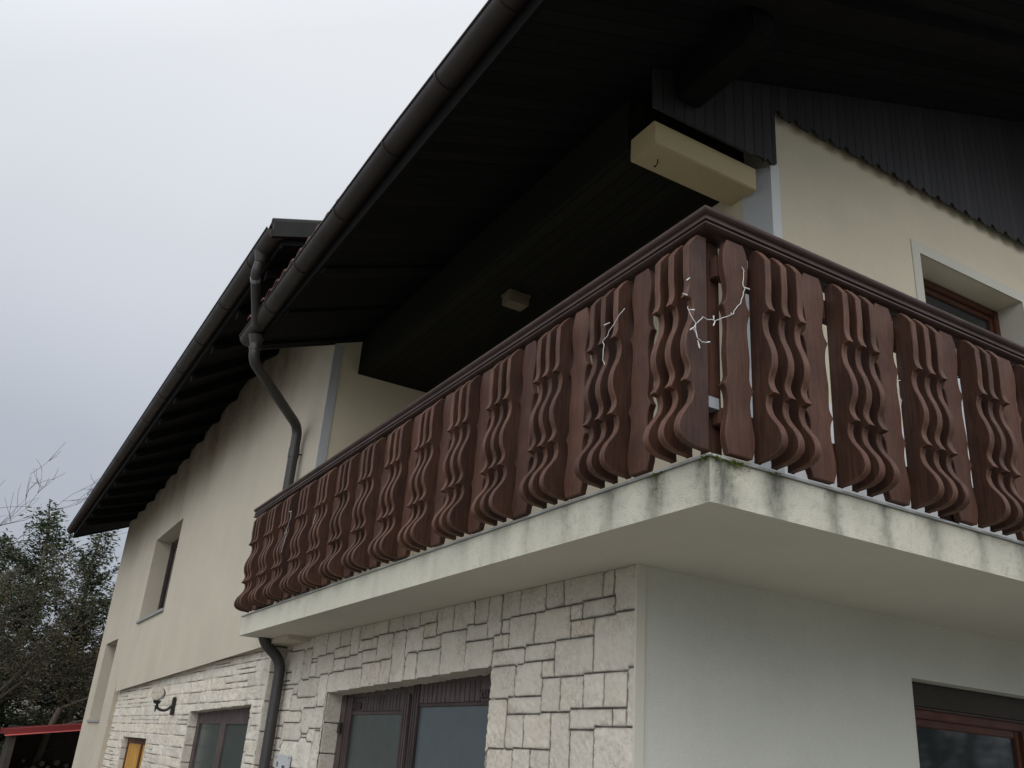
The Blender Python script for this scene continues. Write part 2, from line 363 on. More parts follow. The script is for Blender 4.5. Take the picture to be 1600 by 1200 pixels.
# ---- value noise for stains
def vnoise(u, v, s, seed=0):
    r = np.random.RandomState(seed); G = r.rand(256, 256); u = np.asarray(u)*s+50; v = np.asarray(v)*s+50
    i = np.floor(u).astype(int); j = np.floor(v).astype(int); fu = u-i; fv = v-j; fu = fu*fu*(3-2*fu); fv = fv*fv*(3-2*fv)
    q = lambda a, b: G[a % 256, b % 256]
    return q(i, j)*(1-fu)*(1-fv)+q(i+1, j)*fu*(1-fv)+q(i, j+1)*(1-fu)*fv+q(i+1, j+1)*fu*fv
def fbm(u, v, s, seed=0): return (vnoise(u, v, s, seed)+0.5*vnoise(u, v, s*2, seed+1)+0.25*vnoise(u, v, s*4, seed+2))/1.75

# ---- upper wing wall (cream render, grime under the eaves)
def wwarp(u, z):
    if z > 2.5: return 2.5+(z-2.5)*(ZW(WX)+droop(WX, u)+0.06-2.5)/0.9
    if z < -0.1 and u < 15.69: return -0.235-0.022*(u-6.5)
    return z
def wing_attr(mb, zmin=0):
    v = np.array(mb.v); y, z = v[:, 1], v[:, 2]
    eave = 3.34-0.02*(y-9)
    d = (eave-z)
    n = fbm(y, z*0.25, 0.8, 3); n2 = 0.6*fbm(y*3, z*0.5, 0.8, 9)+0.4*fbm(y*3, z*0.5, 2.5, 9)
    a = np.clip(1.30-d/(0.50+0.8*n), 0, 1)**1.1*(0.60+0.8*n2)*np.interp(y, (6, 12, 16, 19), (.85, .85, .65, .5))*np.clip((y-5.9)/1.6, 0.30, 1)
    a *= np.where(v[:, 0] > WX+0.01, 0.2, 1)
    low = np.clip(1-(z+0.25)/0.9, 0, 1)*0.14*n+np.clip((n2-0.55)*0.8, 0, 1)*0.20
    return np.clip(a*0.95+low, 0, 1)
mb = grid_wall('x', WX, YC, 15.7, -0.235, 3.4, holes=((12.5, 14.75, 0.70, 2.12),), depth=0.30, du=0.12, dz=0.07, warp=wwarp)
wing_wall = hb(mb, 'wing_wall', 'wing', attrs={'dirt': wing_attr(mb)})
mb = grid_wall('x', WX, 15.7, YE, -2.7, 3.4, holes=((16.75, 18.30, -0.90, 0.55),), depth=0.30, du=0.12, dz=0.07, warp=lambda u, z: wwarp(u, z) if z > 2.5 else z)
hb(mb, 'wing_wall', 'wing', attrs={'dirt': wing_attr(mb)})
# end wall of the balcony recess, far gable, back wall, plain closing walls
hb(MB().box(WX+0.004, 1.6, YC-0.004, YC+0.2, -0.02, 3.12), 'recess_end_wall', 'cream')
hb(MB().box(WX-0.006, WX+0.085, YC-0.014, YC+0.01, 0.0, 2.70), 'corner_trim', 'trim_grey')
pg = [(WX, -2.7), (9.5, -2.7), (9.5, ZW(0.5)-0.02), (5.0, ZW(5)-0.03), (WX+0.3, ZW(WX+0.3)-0.1), (WX, ZW(WX)-0.1)]
hb(MB().prism(pg, 'y', YE, YE+0.02), 'far_gable_wall', 'wing')
pg = [(0.9, 3.0), (9.5, 3.0), (9.5, ZW(0.5)), (5.0, ZW(5)), (0.9, ZW(0.9))]
hb(MB().prism(pg, 'y', YC+0.21, YC+0.30), 'upper_gable_wall', 'wing')
hb(MB().box(9.3, 9.5, 1.06, YE, -2.7, 2.95), 'back_wall', 'grey_green')
hb(MB().box(0.62, 9.2, YC+0.35, YC+0.45, -2.7, 3.0), 'inner_wall', 'darkwood')

# ---- recess wall behind the balcony
hb(MB().box(1.40, 1.52, 1.19, YC, 0.0, 2.60), 'recess_wall', 'cream')
# ---- right-hand upper wall with window
UW = (2.957, 4.16, 1.12, 2.455)
hb(grid_wall('y', 1.06, 1.5, 9.5, 0.0, 4.0, holes=(UW, (6.0, 7.2, 1.12, 2.455)), depth=0.22), 'gable_side_wall', 'cream')
hb(MB().box(1.498, 1.575, 1.046, 1.062, 0.0, 2.60), 'corner_trim', 'trim')
hb(MB().prism([(1.497, 1.047), (1.52, 1.07), (1.42, 1.22), (1.392, 1.20)], 'z', 0.0, 2.56), 'corner_trim', 'trim_grey')
hb(MB().box(1.577, 9.4, 1.044, 1.0585, 0.0, 1.02), 'wall_base', 'trim')
# ---- right-hand lower wall with window
LW = (2.433, 4.70, -1.72, -0.503)
hb(grid_wall('y', 1.06, 0.5, 9.5, -2.7, -0.1, holes=(LW,), depth=0.24), 'ground_floor_wall', 'grey_green')
hb(MB().box(0.482, 0.535, 1.050, 1.0635, -2.7, -0.181), 'corner_trim', 'surround')

# ---- split stone walls: irregular coursed blocks raised from recessed joints
STONES = [[2.72,2.96,-0.33,-0.2],[3.0,3.22,-0.34,-0.2],[3.26,3.5,-0.26,-0.2],[3.25,3.41,-0.35,-0.27],[3.53,3.78,-0.27,-0.2],[3.81,4.04,-0.27,-0.2],[4.07,4.32,-0.28,-0.2],[4.36,4.6,-0.32,-0.2],[4.65,4.79,-0.38,-0.21],[4.85,5.05,-0.31,-0.21],[5.09,5.35,-0.32,-0.21],[5.41,5.7,-0.34,-0.2],[5.77,6.33,-0.26,-0.21],[2.53,2.78,-0.42,-0.33],[3.44,3.68,-0.44,-0.28],[3.17,3.41,-0.44,-0.37],[4.27,4.59,-0.36,-0.3],[3.98,4.21,-0.46,-0.28],[3.74,3.92,-0.63,-0.28],[3.52,3.64,-0.62,-0.45],[3.15,3.47,-0.62,-0.45],[2.8,3.12,-0.61,-0.36],[2.45,2.77,-0.59,-0.44],[4.25,4.5,-0.46,-0.39],[4.81,5.16,-0.4,-0.33],[6.01,6.44,-0.54,-0.3],[5.77,5.9,-0.53,-0.3],[5.17,5.54,-0.51,-0.38],[4.91,5.14,-0.49,-0.42],[4.55,4.88,-0.48,-0.41],[4.53,5.21,-0.67,-0.53],[4.15,4.47,-0.64,-0.49],[3.96,4.11,-0.63,-0.48],[6.27,6.71,-0.53,-0.47],[5.51,5.97,-0.71,-0.57],[5.45,6.12,-0.8,-0.7],[5.28,5.42,-0.77,-0.52],[5.84,6.53,-0.9,-0.82],[5.77,6.25,-1.08,-0.92],[5.26,5.75,-0.96,-0.79],[5.2,5.54,-1.05,-0.96],[5.45,6.23,-1.24,-1.06],[5.26,5.38,-1.23,-0.97],[6.17,6.51,-0.78,-0.65],[1.07,1.23,-0.38,-0.2],[1.25,1.33,-0.3,-0.2],[1.34,1.68,-0.31,-0.19],[1.71,1.86,-0.31,-0.18],[1.88,2.13,-0.32,-0.19],[2.15,2.34,-0.32,-0.19],[2.37,2.5,-0.41,-0.2],[2.54,2.69,-0.32,-0.19],[1.24,1.5,-0.39,-0.31],[1.52,1.61,-0.39,-0.32],[1.05,1.39,-0.66,-0.4],[1.63,1.96,-0.49,-0.33],[1.99,2.24,-0.5,-0.33],[2.27,2.33,-0.41,-0.34],[1.42,1.6,-0.48,-0.41],[2.27,2.42,-0.5,-0.42],[2.08,2.41,-0.59,-0.51],[1.77,2.05,-0.58,-0.5],[1.41,1.74,-0.67,-0.49],[1.77,1.87,-0.67,-0.59],[2.17,2.4,-0.77,-0.6],[1.88,2.13,-0.76,-0.6],[1.7,1.85,-0.84,-0.68],[1.5,1.67,-0.84,-0.68],[1.31,1.47,-0.83,-0.67],[1.13,1.29,-0.83,-0.67],[1.04,1.11,-0.91,-0.66],[1.88,2.21,-0.85,-0.77],[2.24,2.4,-1.03,-0.78],[2.05,2.2,-1.03,-0.86],[1.78,2.02,-1.02,-0.86],[1.6,1.75,-1.11,-0.86],[1.24,1.58,-0.92,-0.84],[1.13,1.23,-0.92,-0.84],[1.39,1.57,-1.1,-0.94],[1.03,1.37,-1.1,-0.92],[2.14,2.38,-1.13,-1.04],[1.96,2.11,-1.13,-1.03],[1.77,1.94,-1.11,-1.03]]
def stone_panel(name, x, ys, zs, rects, hole, mat_j=(1.0, 1.0), seed=0, rough=0.010, bg=(0.14, 0.34, 0.10, 0.22), ext_dirt=None):
    Y, Z = np.meshgrid(ys, zs, indexing='ij'); lab = np.zeros(Y.shape, int); r = random.Random(seed); L = 1
    z = zs[0]
    while z < zs[-1]:
        h = r.uniform(bg[2], bg[3]); y = ys[0]-r.uniform(0, .2)
        while y < ys[-1]:
            wd = r.uniform(bg[0], bg[1]); m_ = (Y >= y) & (Y < y+wd) & (Z >= z) & (Z < z+h)
            if r.random() < 0.28 and wd > 0.2:
                lab[m_ & (Z < z+h*0.45)] = L; L += 1; lab[m_ & (Z >= z+h*0.45)] = L
            else: lab[m_] = L
            L += 1; y += wd
        z += h
    tr = np.zeros(lab.shape, int)
    for (a, b, c, d) in rects:
        tr[(Y >= a-.006) & (Y < b+.006) & (Z >= c-.006) & (Z < d+.006)] = L; L += 1
    for k in range(4):                       # let the blocks grow until they meet
        for ax, s_ in ((0, 1), (0, -1), (1, 1), (1, -1)):
            sh = np.roll(tr, s_, axis=ax); tr = np.where((tr == 0) & (sh > 0), sh, tr)
    lab = np.where(tr > 0, tr, lab)
    dy, dz = ys[1]-ys[0], zs[1]-zs[0]
    ev = np.zeros(Y.shape, bool); eh = np.zeros(Y.shape, bool)
    ev[:-1] |= lab[:-1] != lab[1:]; eh[:, :-1] |= lab[:, :-1] != lab[:, 1:]
    def dist(e, step, ax):
        d = np.where(e, 0.0, 9.0)
        for k in range(1, 7):
            for s in (k, -k):
                sh = np.roll(e, s, axis=ax); d = np.minimum(d, np.where(sh, k*step, 9.0))
        return d
    dv = dist(ev, dy, 0); dh = dist(eh, dz, 1); d = np.minimum(dv, dh)
    T = np.random.RandomState(seed+5).rand(L+1); tone = T[lab]; tilt = (np.random.RandomState(seed+6).rand(L+1)-0.5)[lab]
    # uneven joint width
    nj = fbm(Y, Z, 14, seed+1); jw = 0.0038+0.0026*nj
    jh = np.clip(1.6-dh/jw, 0, 1)*mat_j[0]; jv = np.clip(1.6-dv/jw, 0, 1)*mat_j[1]
    jh *= np.clip(fbm(Y, Z, 2.2, seed+21)*3.2-mat_j[2], 0, 1) if len(mat_j) > 2 else 1
    J = np.maximum(jh, jv)
    hgt = 0.006*(1-np.exp(-d/0.006))+rough*(fbm(Y, Z, 11, seed+2)-0.5)*(1.6 if x < 0.4 else 0.9)+0.008*(fbm(Y, Z, 45, seed+3)-0.5)*1.5+tilt*0.003
    hgt = np.where(J > 0.5, 0.0-0.004, hgt)
    dirt = np.clip((0.030-d)/0.03, 0, 1)*0.75*fbm(Y, Z, 9, seed+4)*1.5+np.clip(fbm(Y, Z, 6, seed+7)-0.58, 0, 1)*2.2
    if ext_dirt is not None: dirt = dirt+ext_dirt(Y, Z)
    vs = np.stack([np.full(Y.size, x)-hgt.ravel(), Y.ravel(), Z.ravel()], 1)
    mb = MB(); mb.v = [tuple(p) for p in vs.tolist()]; nz_ = len(zs)
    for i in range(len(ys)-1):
        for j in range(nz_-1):
            if not hole((ys[i]+ys[i+1])/2, (zs[j]+zs[j+1])/2):
                k = i*nz_+j; mb.f.append((k, k+nz_, k+nz_+1, k+1))
    return hb(mb, name, 'stone', attrs={'stone_tone': tone.ravel(), 'joint': J.ravel(), 'dirt': np.clip(dirt, 0, 1).ravel()}, smooth=True, angle=35)
DY0, DY1 = 2.42, 5.20
def dhead(y): return -0.590-0.030*(y-2.42)
hole1 = lambda y, z: DY0 < y < DY1 and z < dhead(y)
def topdirt(Y, Z): return np.clip(1-(-0.18-Z)/0.35, 0, 1)*0.45*fbm(Y, Z, 3, 55)+np.clip(1-(-0.18-Z)/0.04, 0, 1)*0.5+np.clip((Y-2.2)/2.5, 0, 1)*0.12*np.clip(1-(-0.3-Z)/0.6, 0, 1)
ST1 = [s for s in STONES]
stone_panel('stone_wall', 0.493, np.arange(1.062, 6.56, 0.0085), np.arange(-1.42, -0.178, 0.0075), ST1, hole1, seed=3, ext_dirt=topdirt)
stone_panel('stone_wall', 0.493, np.arange(1.062, 6.56, 0.03), np.arange(-2.70, -1.415, 0.025), [], hole1, seed=4)
WD = (6.95, 9.60); SD = (12.1, 14.1)
hole2 = lambda y, z: (WD[0] < y < WD[1] and z < -0.755-0.018*(y-6.95)) or (SD[0] < y < SD[1] and z < -1.150)
stone_panel('wing_stone_wall', 0.36, np.arange(6.53, 15.72, 0.018), np.arange(-1.75, -0.21, 0.0085), [], hole2, seed=11, mat_j=(1.0, 0.10, 1.2), bg=(0.35, 0.9, 0.08, 0.15), rough=0.016)
stone_panel('wing_stone_wall', 0.36, np.arange(6.53, 15.72, 0.06), np.arange(-2.70, -1.74, 0.03), [], hole2, seed=12, mat_j=(1.0, 0.2), bg=(0.25, 0.6, 0.06, 0.11))
# return face where the wing stone steps out, and lining blocks of the door openings
def blocks(name, *runs):
    for q in runs: block_run(name, q)
def block_run(name, quads):
    mb = MB()
    for (x0, x1, y0, y1, z0, z1) in quads: mb.box(x0, x1, y0, y1, z0, z1)
    o = hb(mb, name, 'stone', bevel=0.006); me = o.data; n = len(me.vertices)
    for k, val in (('stone_tone', 0.45), ('joint', 0.0), ('dirt', 0.55)):
        at = me.attributes.new(k, 'FLOAT', 'POINT'); at.data.foreach_set('value', [val]*n)
    return o
def stack(x0, x1, y0, y1, z0, z1, h0, h1, seed):
    r = random.Random(seed); z = z1; q = []
    while z > z0:
        h = min(r.uniform(h0, h1), z-z0+0.001); q.append((x0, x1, y0, y1, z-h+0.007, z)); z -= h
    return q
blocks('stone_reveal', stack(0.352, 0.56, 6.525, 6.60, -2.7, -0.235, 0.14, 0.3, 5))
blocks('stone_reveal', stack(0.496, 0.63, 5.195, 5.26, -2.7, -0.672, 0.14, 0.24, 2) , stack(0.496, 0.63, 2.36, 2.423, -2.7, -0.605, 0.16, 0.26, 7))
blocks('stone_reveal', stack(0.352, 0.49, 9.59, 9.66, -2.7, -0.80, 0.16, 0.24, 3) , stack(0.352, 0.49, 6.89, 6.955, -2.7, -0.76, 0.1, 0.2, 8)
       , stack(0.352, 0.49, 14.09, 14.16, -2.7, -1.15, 0.14, 0.2, 9), stack(0.352, 0.49, 12.04, 12.105, -2.7, -1.15, 0.14, 0.2, 10))
def lintel(x0, x1, y0, y1, z0, z1, seed):        # underside of the lintel stones
    mb = MB(); n = 60; r = random.Random(seed)
    for i in range(n+1):
        t = i/n; y = y0+(y1-y0)*t; z = z0+(z1-z0)*t
        mb.v += [(x0, y, z+0.003), (x0+(x1-x0)*0.5, y, z-0.006+0.008*r.random()), (x1, y, z-0.004-0.012*r.random()), (x1, y, z+0.05)]
    for i in range(n):
        for j in range(3): k = i*4+j; mb.f.append((k, k+4, k+5, k+1))
    o = hb(mb, 'lintel', 'stone'); me = o.data
    for k, v in (('stone_tone', 0.4), ('joint', 0.0), ('dirt', 0.6)): at = me.attributes.new(k, 'FLOAT', 'POINT'); at.data.foreach_set('value', [v]*len(me.vertices))
lintel(0.49, 0.64, DY0, DY1, dhead(DY0), dhead(DY1), 1)
lintel(0.35, 0.49, WD[0], WD[1], -0.755, -0.803, 2); lintel(0.35, 0.49, SD[0], SD[1], -1.15, -1.15, 3)

# ---- near double door (vertical boards over frosted panes)
door = hb(MB().box(0.655, 0.70, DY0-0.02, DY1+0.02, -2.69, -0.60), 'front_door', 'door')
fr = MB(); fr.box(0.622, 0.66, 5.085, 5.205, -2.69, -0.66); fr.box(0.622, 0.66, 2.40, 2.50, -2.69, -0.58)
fr.box(0.640, 0.66, 2.45, 5.15, -0.705, -0.585); hb(fr, 'door_frame', 'door', door, bevel=0.004)
def leaf(ya, yb, gz, top, orn_left):
    """ya<yb outer edges; gz top of glass"""
    lf = MB(); s = 0.115
    for (a, b) in ((ya, ya+s), (yb-s, yb)):
        k = 3; wd = (b-a)/k
        for i in range(k): lf.box(0.630, 0.652, a+i*wd+0.004, a+(i+1)*wd-0.004, -2.66, top)
    lf.box(0.640, 0.652, ya+s, yb-s, gz, gz+0.022)
    o = hb(lf, 'door_leaf', 'door', door, bevel=0.003)
    bd = MB(); n = 13; a, b = ya+s, yb-s; ow = 0.20
    if orn_left: b -= ow
    else: a += ow
    for i in range(n):
        u = a+(b-a)*i/n; bd.box(0.636, 0.650, u+0.0035, u+(b-a)/n-0.0035, gz+0.024, top)
    hb(bd, 'door_panel', 'door', door, bevel=0.003)
    oa, ob = (b, b+ow) if orn_left else (a-ow, a)
    orn = MB(); orn.box(0.644, 0.652, oa, ob, gz+0.024, top)
    c = (oa+ob)/2
    for k in range(5):      # carved scallop ornament
        t = (k-2)/2.4; orn.tube([(0.640, c+t*0.075, gz+0.045), (0.634, c+t*0.095, gz+0.062+0.02*(1-t*t)), (0.640, c+t*0.07, gz+0.085)], 0.010, 8)
    hb(orn, 'door_ornament', 'door', door)
    hb(MB().quad((0.650, ya+s, -2.5), (0.650, yb-s, -2.5), (0.650, yb-s, gz), (0.650, ya+s, gz)), 'door_pane', 'frosted' if not orn_left else 'frosted2', door)
leaf(3.855, 5.08, -0.835, -0.695, True)
leaf(2.50, 3.815, -0.790, -0.640, False)
hb(MB().tube([(0.60, 3.93, -1.75), (0.60, 3.93, -1.60)], 0.012, 8), 'door_handle', 'black', door)
hb(MB().box(0.60, 0.63, 5.10, 5.16, -0.98, -0.90), 'door_hinge', 'black', door)
# ---- wing door, yellow side door
d2 = MB().box(0.475, 0.51, WD[0]-.02, WD[1]+.02, -2.69, -0.74)
for a, b in ((WD[0], WD[0]+0.14), (8.2, 8.42), (WD[1]-0.16, WD[1])): d2.box(0.45, 0.477, a, b, -2.69, -0.77)
d2.box(0.452, 0.477, WD[0]+.14, 8.2, -0.93, -0.77).box(0.452, 0.477, 8.42, WD[1]-.16, -0.93, -0.77)
d2 = hb(d2, 'wing_door', 'door')
for a, b in ((WD[0]+0.14, 8.2), (8.42, WD[1]-0.16)): hb(MB().box(0.468, 0.472, a, b, -2.5, -0.93), 'door_pane', 'frosted2', d2)
d3 = hb(MB().box(0.44, 0.48, SD[0], SD[1], -2.69, -1.16), 'side_door', 'yellow')
f3 = MB()
for a, b in ((SD[0]-.0, SD[0]+0.10), (12.75, 12.87), (SD[1]-0.10, SD[1])): f3.box(0.425, 0.441, a, b, -2.69, -1.155)
f3.box(0.426, 0.441, SD[0]+.1, 12.75, -1.23, -1.155).box(0.426, 0.441, 12.87, SD[1]-.1, -1.23, -1.155); hb(f3, 'door_frame', 'redwood', d3)

# ---- windows
def window(axis, plane, u0, u1, z0, z1, fmat, fw=0.07, sill=None, mull=(), inward=0.0, curtain=None, shutter=0):
    """frame standing in the plane (axis=plane), facing -axis"""
    def B(mb, a, b, c, d, p0, p1):
        return mb.box(p0, p1, a, b, c, d) if axis == 'x' else mb.box(a, b, p0, p1, c, d)
    f = MB(); zt = z1-shutter
    B(f, u0, u0+fw, z0, zt, plane, plane+.06); B(f, u1-fw, u1, z0, zt, plane, plane+.06); B(f, u0+fw, u1-fw, z0, z0+fw, plane+.002, plane+.06); B(f, u0+fw, u1-fw, zt-fw, zt, plane+.002, plane+.06)
    for m_ in mull: B(f, m_-fw*.6, m_+fw*.6, z0+fw, zt-fw, plane-.004, plane+.06)
    o = hb(f, 'window', fmat, bevel=0.006)
    s = MB(); t = fw+.045; g0 = plane+.018      # sash inside the frame
    ed = [u0+fw]+[x for m_ in mull for x in (m_-fw*.6, m_+fw*.6)]+[u1-fw]
    for i in range(0, len(ed), 2):
        a, b = ed[i], ed[i+1]
        sm = MB(); B(sm, a, a+.045, z0+fw, zt-fw, g0, g0+.03); B(sm, b-.045, b, z0+fw, zt-fw, g0, g0+.03); B(sm, a+.045, b-.045, z0+fw, z0+t, g0+.002, g0+.03); B(sm, a+.045, b-.045, zt-t, zt-fw, g0+.002, g0+.03)
        hb(sm, 'sash', fmat, o, bevel=0.005)
        pm = MB(); B(pm, a+.04, b-.04, z0+t-.01, zt-t+.01, g0+.018, g0+.022); hb(pm, 'pane', 'pane', o)
    if curtain:
        cm = MB(); B(cm, curtain[0], curtain[1], curtain[2], curtain[3], g0+.008, g0+.012); hb(cm, 'curtain', 'curtain', o)
    if shutter:
        sm = MB(); B(sm, u0, u1, zt+.002, z1, plane-.03, plane+.06); hb(sm, 'shutter_box', 'darkwood', o)
        sm = MB(); B(sm, u0+.01, u1-.01, zt-.012, zt+.0, plane-.018, plane+.0); hb(sm, 'shutter_slat', 'door', o)
    if sill:
        sm = MB(); B(sm, u0-.02, u1+.02, z0-.05, z0-.002, sill[0], sill[1]); hb(sm, 'sill', 'greyconcrete', o, bevel=0.004)
    return o
w1 = window('y', 1.255, UW[0], UW[1], UW[2], UW[3]-0.004, 'redwood', 0.06, (1.02, 1.25), (), curtain=(3.08, 3.74, 1.24, 2.25))
su = MB()
for a in ((UW[0]-.085, UW[0], UW[2], UW[3]+.085), (UW[1], UW[1]+.085, UW[2], UW[3]+.085), (UW[0], UW[1], UW[3], UW[3]+.085)): su.box(a[0], a[1], 1.052, 1.064, a[2], a[3])
su.box(UW[0]+.0005, UW[0]+.004, 1.063, 1.254, UW[2], UW[3]-.001).box(UW[1]-.004, UW[1]-.0005, 1.063, 1.254, UW[2], UW[3]-.001)
hb(su, 'surround', 'surround', w1)
window('y', 1.255, 6.0, 7.2, UW[2], UW[3]-0.004, 'redwood', 0.06, (1.02, 1.25))
window('y', 1.20, LW[0]+0.004, LW[1]-0.004, LW[2], LW[3]-0.004, 'redwood', 0.062, (1.0, 1.2), (3.66,), shutter=0.13)
window('x', 0.545, 12.504, 14.746, 0.704, 2.116, 'door', 0.09, (WX-.035, 0.545), (13.62,))
window('x', 0.545, 16.754, 18.296, -0.896, 0.546, 'door', 0.09, (WX-.03, 0.545), ())

# ---- balcony slab
def slab_face(kind, a0, a1):
    us = np.arange(a0, a1+0.0001, 0.012); zs = np.linspace(-0.18, -0.008, 16); U, Z = np.meshgrid(us, zs, indexing='ij')
    dd = np.zeros(U.shape); t = (-0.008-Z)/0.172
    st = [0.07, 0.33, 0.65, 0.96, 1.27, 1.59, 1.9, 2.2, 2.53] if kind == 'front' else [0.03, 0.32, 0.63, 0.96, 1.30, 1.62, 1.94, 2.3, 2.75, 3.2, 3.7, 4.2]
    r = np.random.RandomState(4 if kind == 'front' else 8)
    for k, s in enumerate(st):
        amp = (0.85 if k < 3 else 0.6)*r.uniform(0.8, 1.1) if kind == 'front' else (0.75, 0.8, 0.6, 0.45, 0.4, 0.35, 0.3, 0.25, .2, .2, .15, .15)[k]
        wd = r.uniform(0.024, 0.045)*(1+0.7*fbm(U*0, Z, 30, k)); c = s+(fbm(U*0+k, Z, 9, k)-0.5)*0.03
        dd += 0.9*amp*np.exp(-((U-c)/wd)**2)*(1.0-0.35*t)*(0.8+0.6*fbm(U, Z*0.4, 40, k))
    dd += np.clip(fbm(U, Z, 7, 31)-0.45, 0, 1)*(0.5 if kind == 'front' else 0.3)+np.clip(fbm(U, Z, 60, 91)-0.56, 0, 1)*1.0*(0.4+fbm(U, Z, 4, 92))+np.clip(1-t*7, 0, 1)*0.35*fbm(U, Z, 20, 5)*(1 if kind == 'front' else .8)
    if kind == 'front': dd += np.clip(0.35-U, 0, 1)*0.7*fbm(U, Z, 16, 6)
    else: dd = dd*np.clip(1.1-U/5, 0.35, 1)+np.clip(fbm(U, Z*0.1, 12, 77)-0.6, 0, 1)*0.5
    ms = (np.exp(-((U-(0.13 if kind == 'front' else 0.30))/0.05)**2)*np.clip(1-t*(1.6 if kind == 'front' else 0.9), 0, 1)+np.exp(-(U/0.06)**2)*np.clip(1-t*3, 0, 1))*0.6
    mb = MB()
    P = np.stack([U.ravel(), np.zeros(U.size), Z.ravel()], 1) if kind == 'front' else np.stack([np.zeros(U.size), U.ravel(), Z.ravel()], 1)
    mb.v = [tuple(p) for p in P.tolist()]; n = len(zs)
    mb.f = [(i*n+j, (i+1)*n+j, (i+1)*n+j+1, i*n+j+1) for i in range(len(us)-1) for j in range(n-1)]
    return mb, {'dirt': np.clip(dd, 0, 1).ravel(), 'moss': np.clip(ms, 0, 1).ravel()}
XR = 5.0
slab = MB().add([(0, 0, -.18), (XR, 0, -.18), (XR, 1.3, -.18), (1.3, 1.3, -.18), (1.3, 6.5, -.18), (0, 6.5, -.18)], [(0, 1, 2, 3, 4, 5)])
slab.quad((XR, 0, -.18), (XR, 1.3, -.18), (XR, 1.3, -.008), (XR, 0, -.008)); slab.quad((0, 6.5, -.18), (1.3, 6.5, -.18), (1.3, 6.5, -.008), (0, 6.5, -.008))
slab = hb(slab, 'balcony_slab', 'soffit')
m_, a_ = slab_face('front', 0, XR); hb(m_, 'slab_edge', 'slab', slab, attrs=a_)
m_, a_ = slab_face('left', 0, 6.5); hb(m_, 'slab_edge', 'slab', slab, attrs=a_)
dr = MB(); d = 0.012
out_ = [(-d, 6.5+d), (-d, -d), (XR+d, -d)]; inn = [(0.05, 6.5+d), (0.05, 0.05), (XR+d, 0.05)]
for (z0, z1) in ((-0.006, 0.003),):
    vs = [(*p, z0) for p in out_]+[(*p, z1) for p in out_]+[(*p, z1) for p in inn]+[(*p, z0) for p in inn]
    fs = []
    for i in range(2):
        fs += [(i, i+1, i+4, i+3), (i+3, i+4, i+7, i+6), (i+6, i+7, i+10, i+9), (i+9, i+10, i+1, i)]
    fs += [(0, 3, 6, 9), (2, 5, 8, 11)]
    dr.add(vs, fs)
hb(dr, 'drip_edge', 'drip', slab)
hb(MB().add([(0.05, 0.05, 0), (XR, 0.05, 0), (XR, 1.059, 0), (1.39, 1.059, 0), (1.39, 5.84, 0), (WX-.001, 5.84, 0), (WX-.001, 6.5, 0), (.05, 6.5, 0)], [tuple(range(8))]), 'balcony_floor', 'greyconcrete', slab)
ms = MB(); r = random.Random(3)
for (cx, cy, n, sx, sy) in ((0.125, -0.012, 60, 0.035, 0.006), (0.02, -0.01, 25, 0.02, 0.006), (-0.012, 0.02, 25, .006, .025), (-0.012, 0.3, 20, .005, .03), (0.32, -0.012, 12, .02, .004)):
    for k in range(n):
        x = cx+r.gauss(0, sx*0.7); y = cy+r.gauss(0, sy*0.6); z = -0.004-abs(r.gauss(0, 0.008)); s = r.uniform(0.002, 0.005)
        ms.add([(x-s, y, z), (x+s, y-s, z+s*.3), (x, y+s, z+s*1.4), (x+s*.5, y-s*1.3, z-s)], [(0, 1, 2), (0, 3, 1), (1, 3, 2), (0, 2, 3)])
tag(hb(ms, 'moss', 'moss', slab), kind='stuff')

# ---- balcony railing
rl = MB()                                     # the cross rails that carry the boards
for z0, z1 in ((0.775, 0.875), (0.135, 0.205)):
    rl.box(0.002, 0.042, 0.05, 6.48, z0, z1); rl.box(0.05, XR-.02, 0.002, 0.042, z0, z1)
railing = hb(rl, 'balcony_railing', 'wood', bevel=0.004)
HR = [(-0.075, 1.036), (-0.062, 1.05), (0.040, 1.05), (0.054, 1.046), (0.060, 1.036), (0.057, 1.024), (0.046, 1.017), (0.040, 1.014), (0.039, 1.003), (0.046, 0.999), (0.047, 0.991), (0.036, 0.986), (0.035, 0.978), (0.049, 0.974), (0.051, 0.967), (0.045, 0.960), (0.0, 0.957), (-0.06, 0.957)]
def rail_seg(ends, mat):
    mb = MB(); n = len(HR)
    for e in ends: mb.v += [e(d, z) for d, z in HR]
    mb.f = [(i, (i+1) % n, n+(i+1) % n, n+i) for i in range(n)]+[tuple(range(n))[::-1], tuple(range(n, 2*n))]
    return hb(mb, 'handrail', mat, railing, smooth=True, angle=50)
rail_seg((lambda d, z: (-d, -d+0.0006, z), lambda d, z: (-d, 6.56, z)), 'rail')
rail_seg((lambda d, z: (-d+0.0006, -d, z), lambda d, z: (XR, -d, z)), 'railx')
for (px_, py_) in ((0.075, 0.075), (0.08, 1.5), (0.08, 3.0), (0.08, 4.5), (0.08, 6.2), (1.5, 0.08), (3.0, 0.08), (4.9, 0.08)):
    hb(MB().box(px_-.03, px_+.03, py_-.03, py_+.03, 0.001, 0.956), 'post', 'wood', railing, bevel=0.004)
hb(MB().box(-0.001, 0.05, -0.001, 0.05, 0.19, 0.235), 'corner_bracket', 'steel', railing)

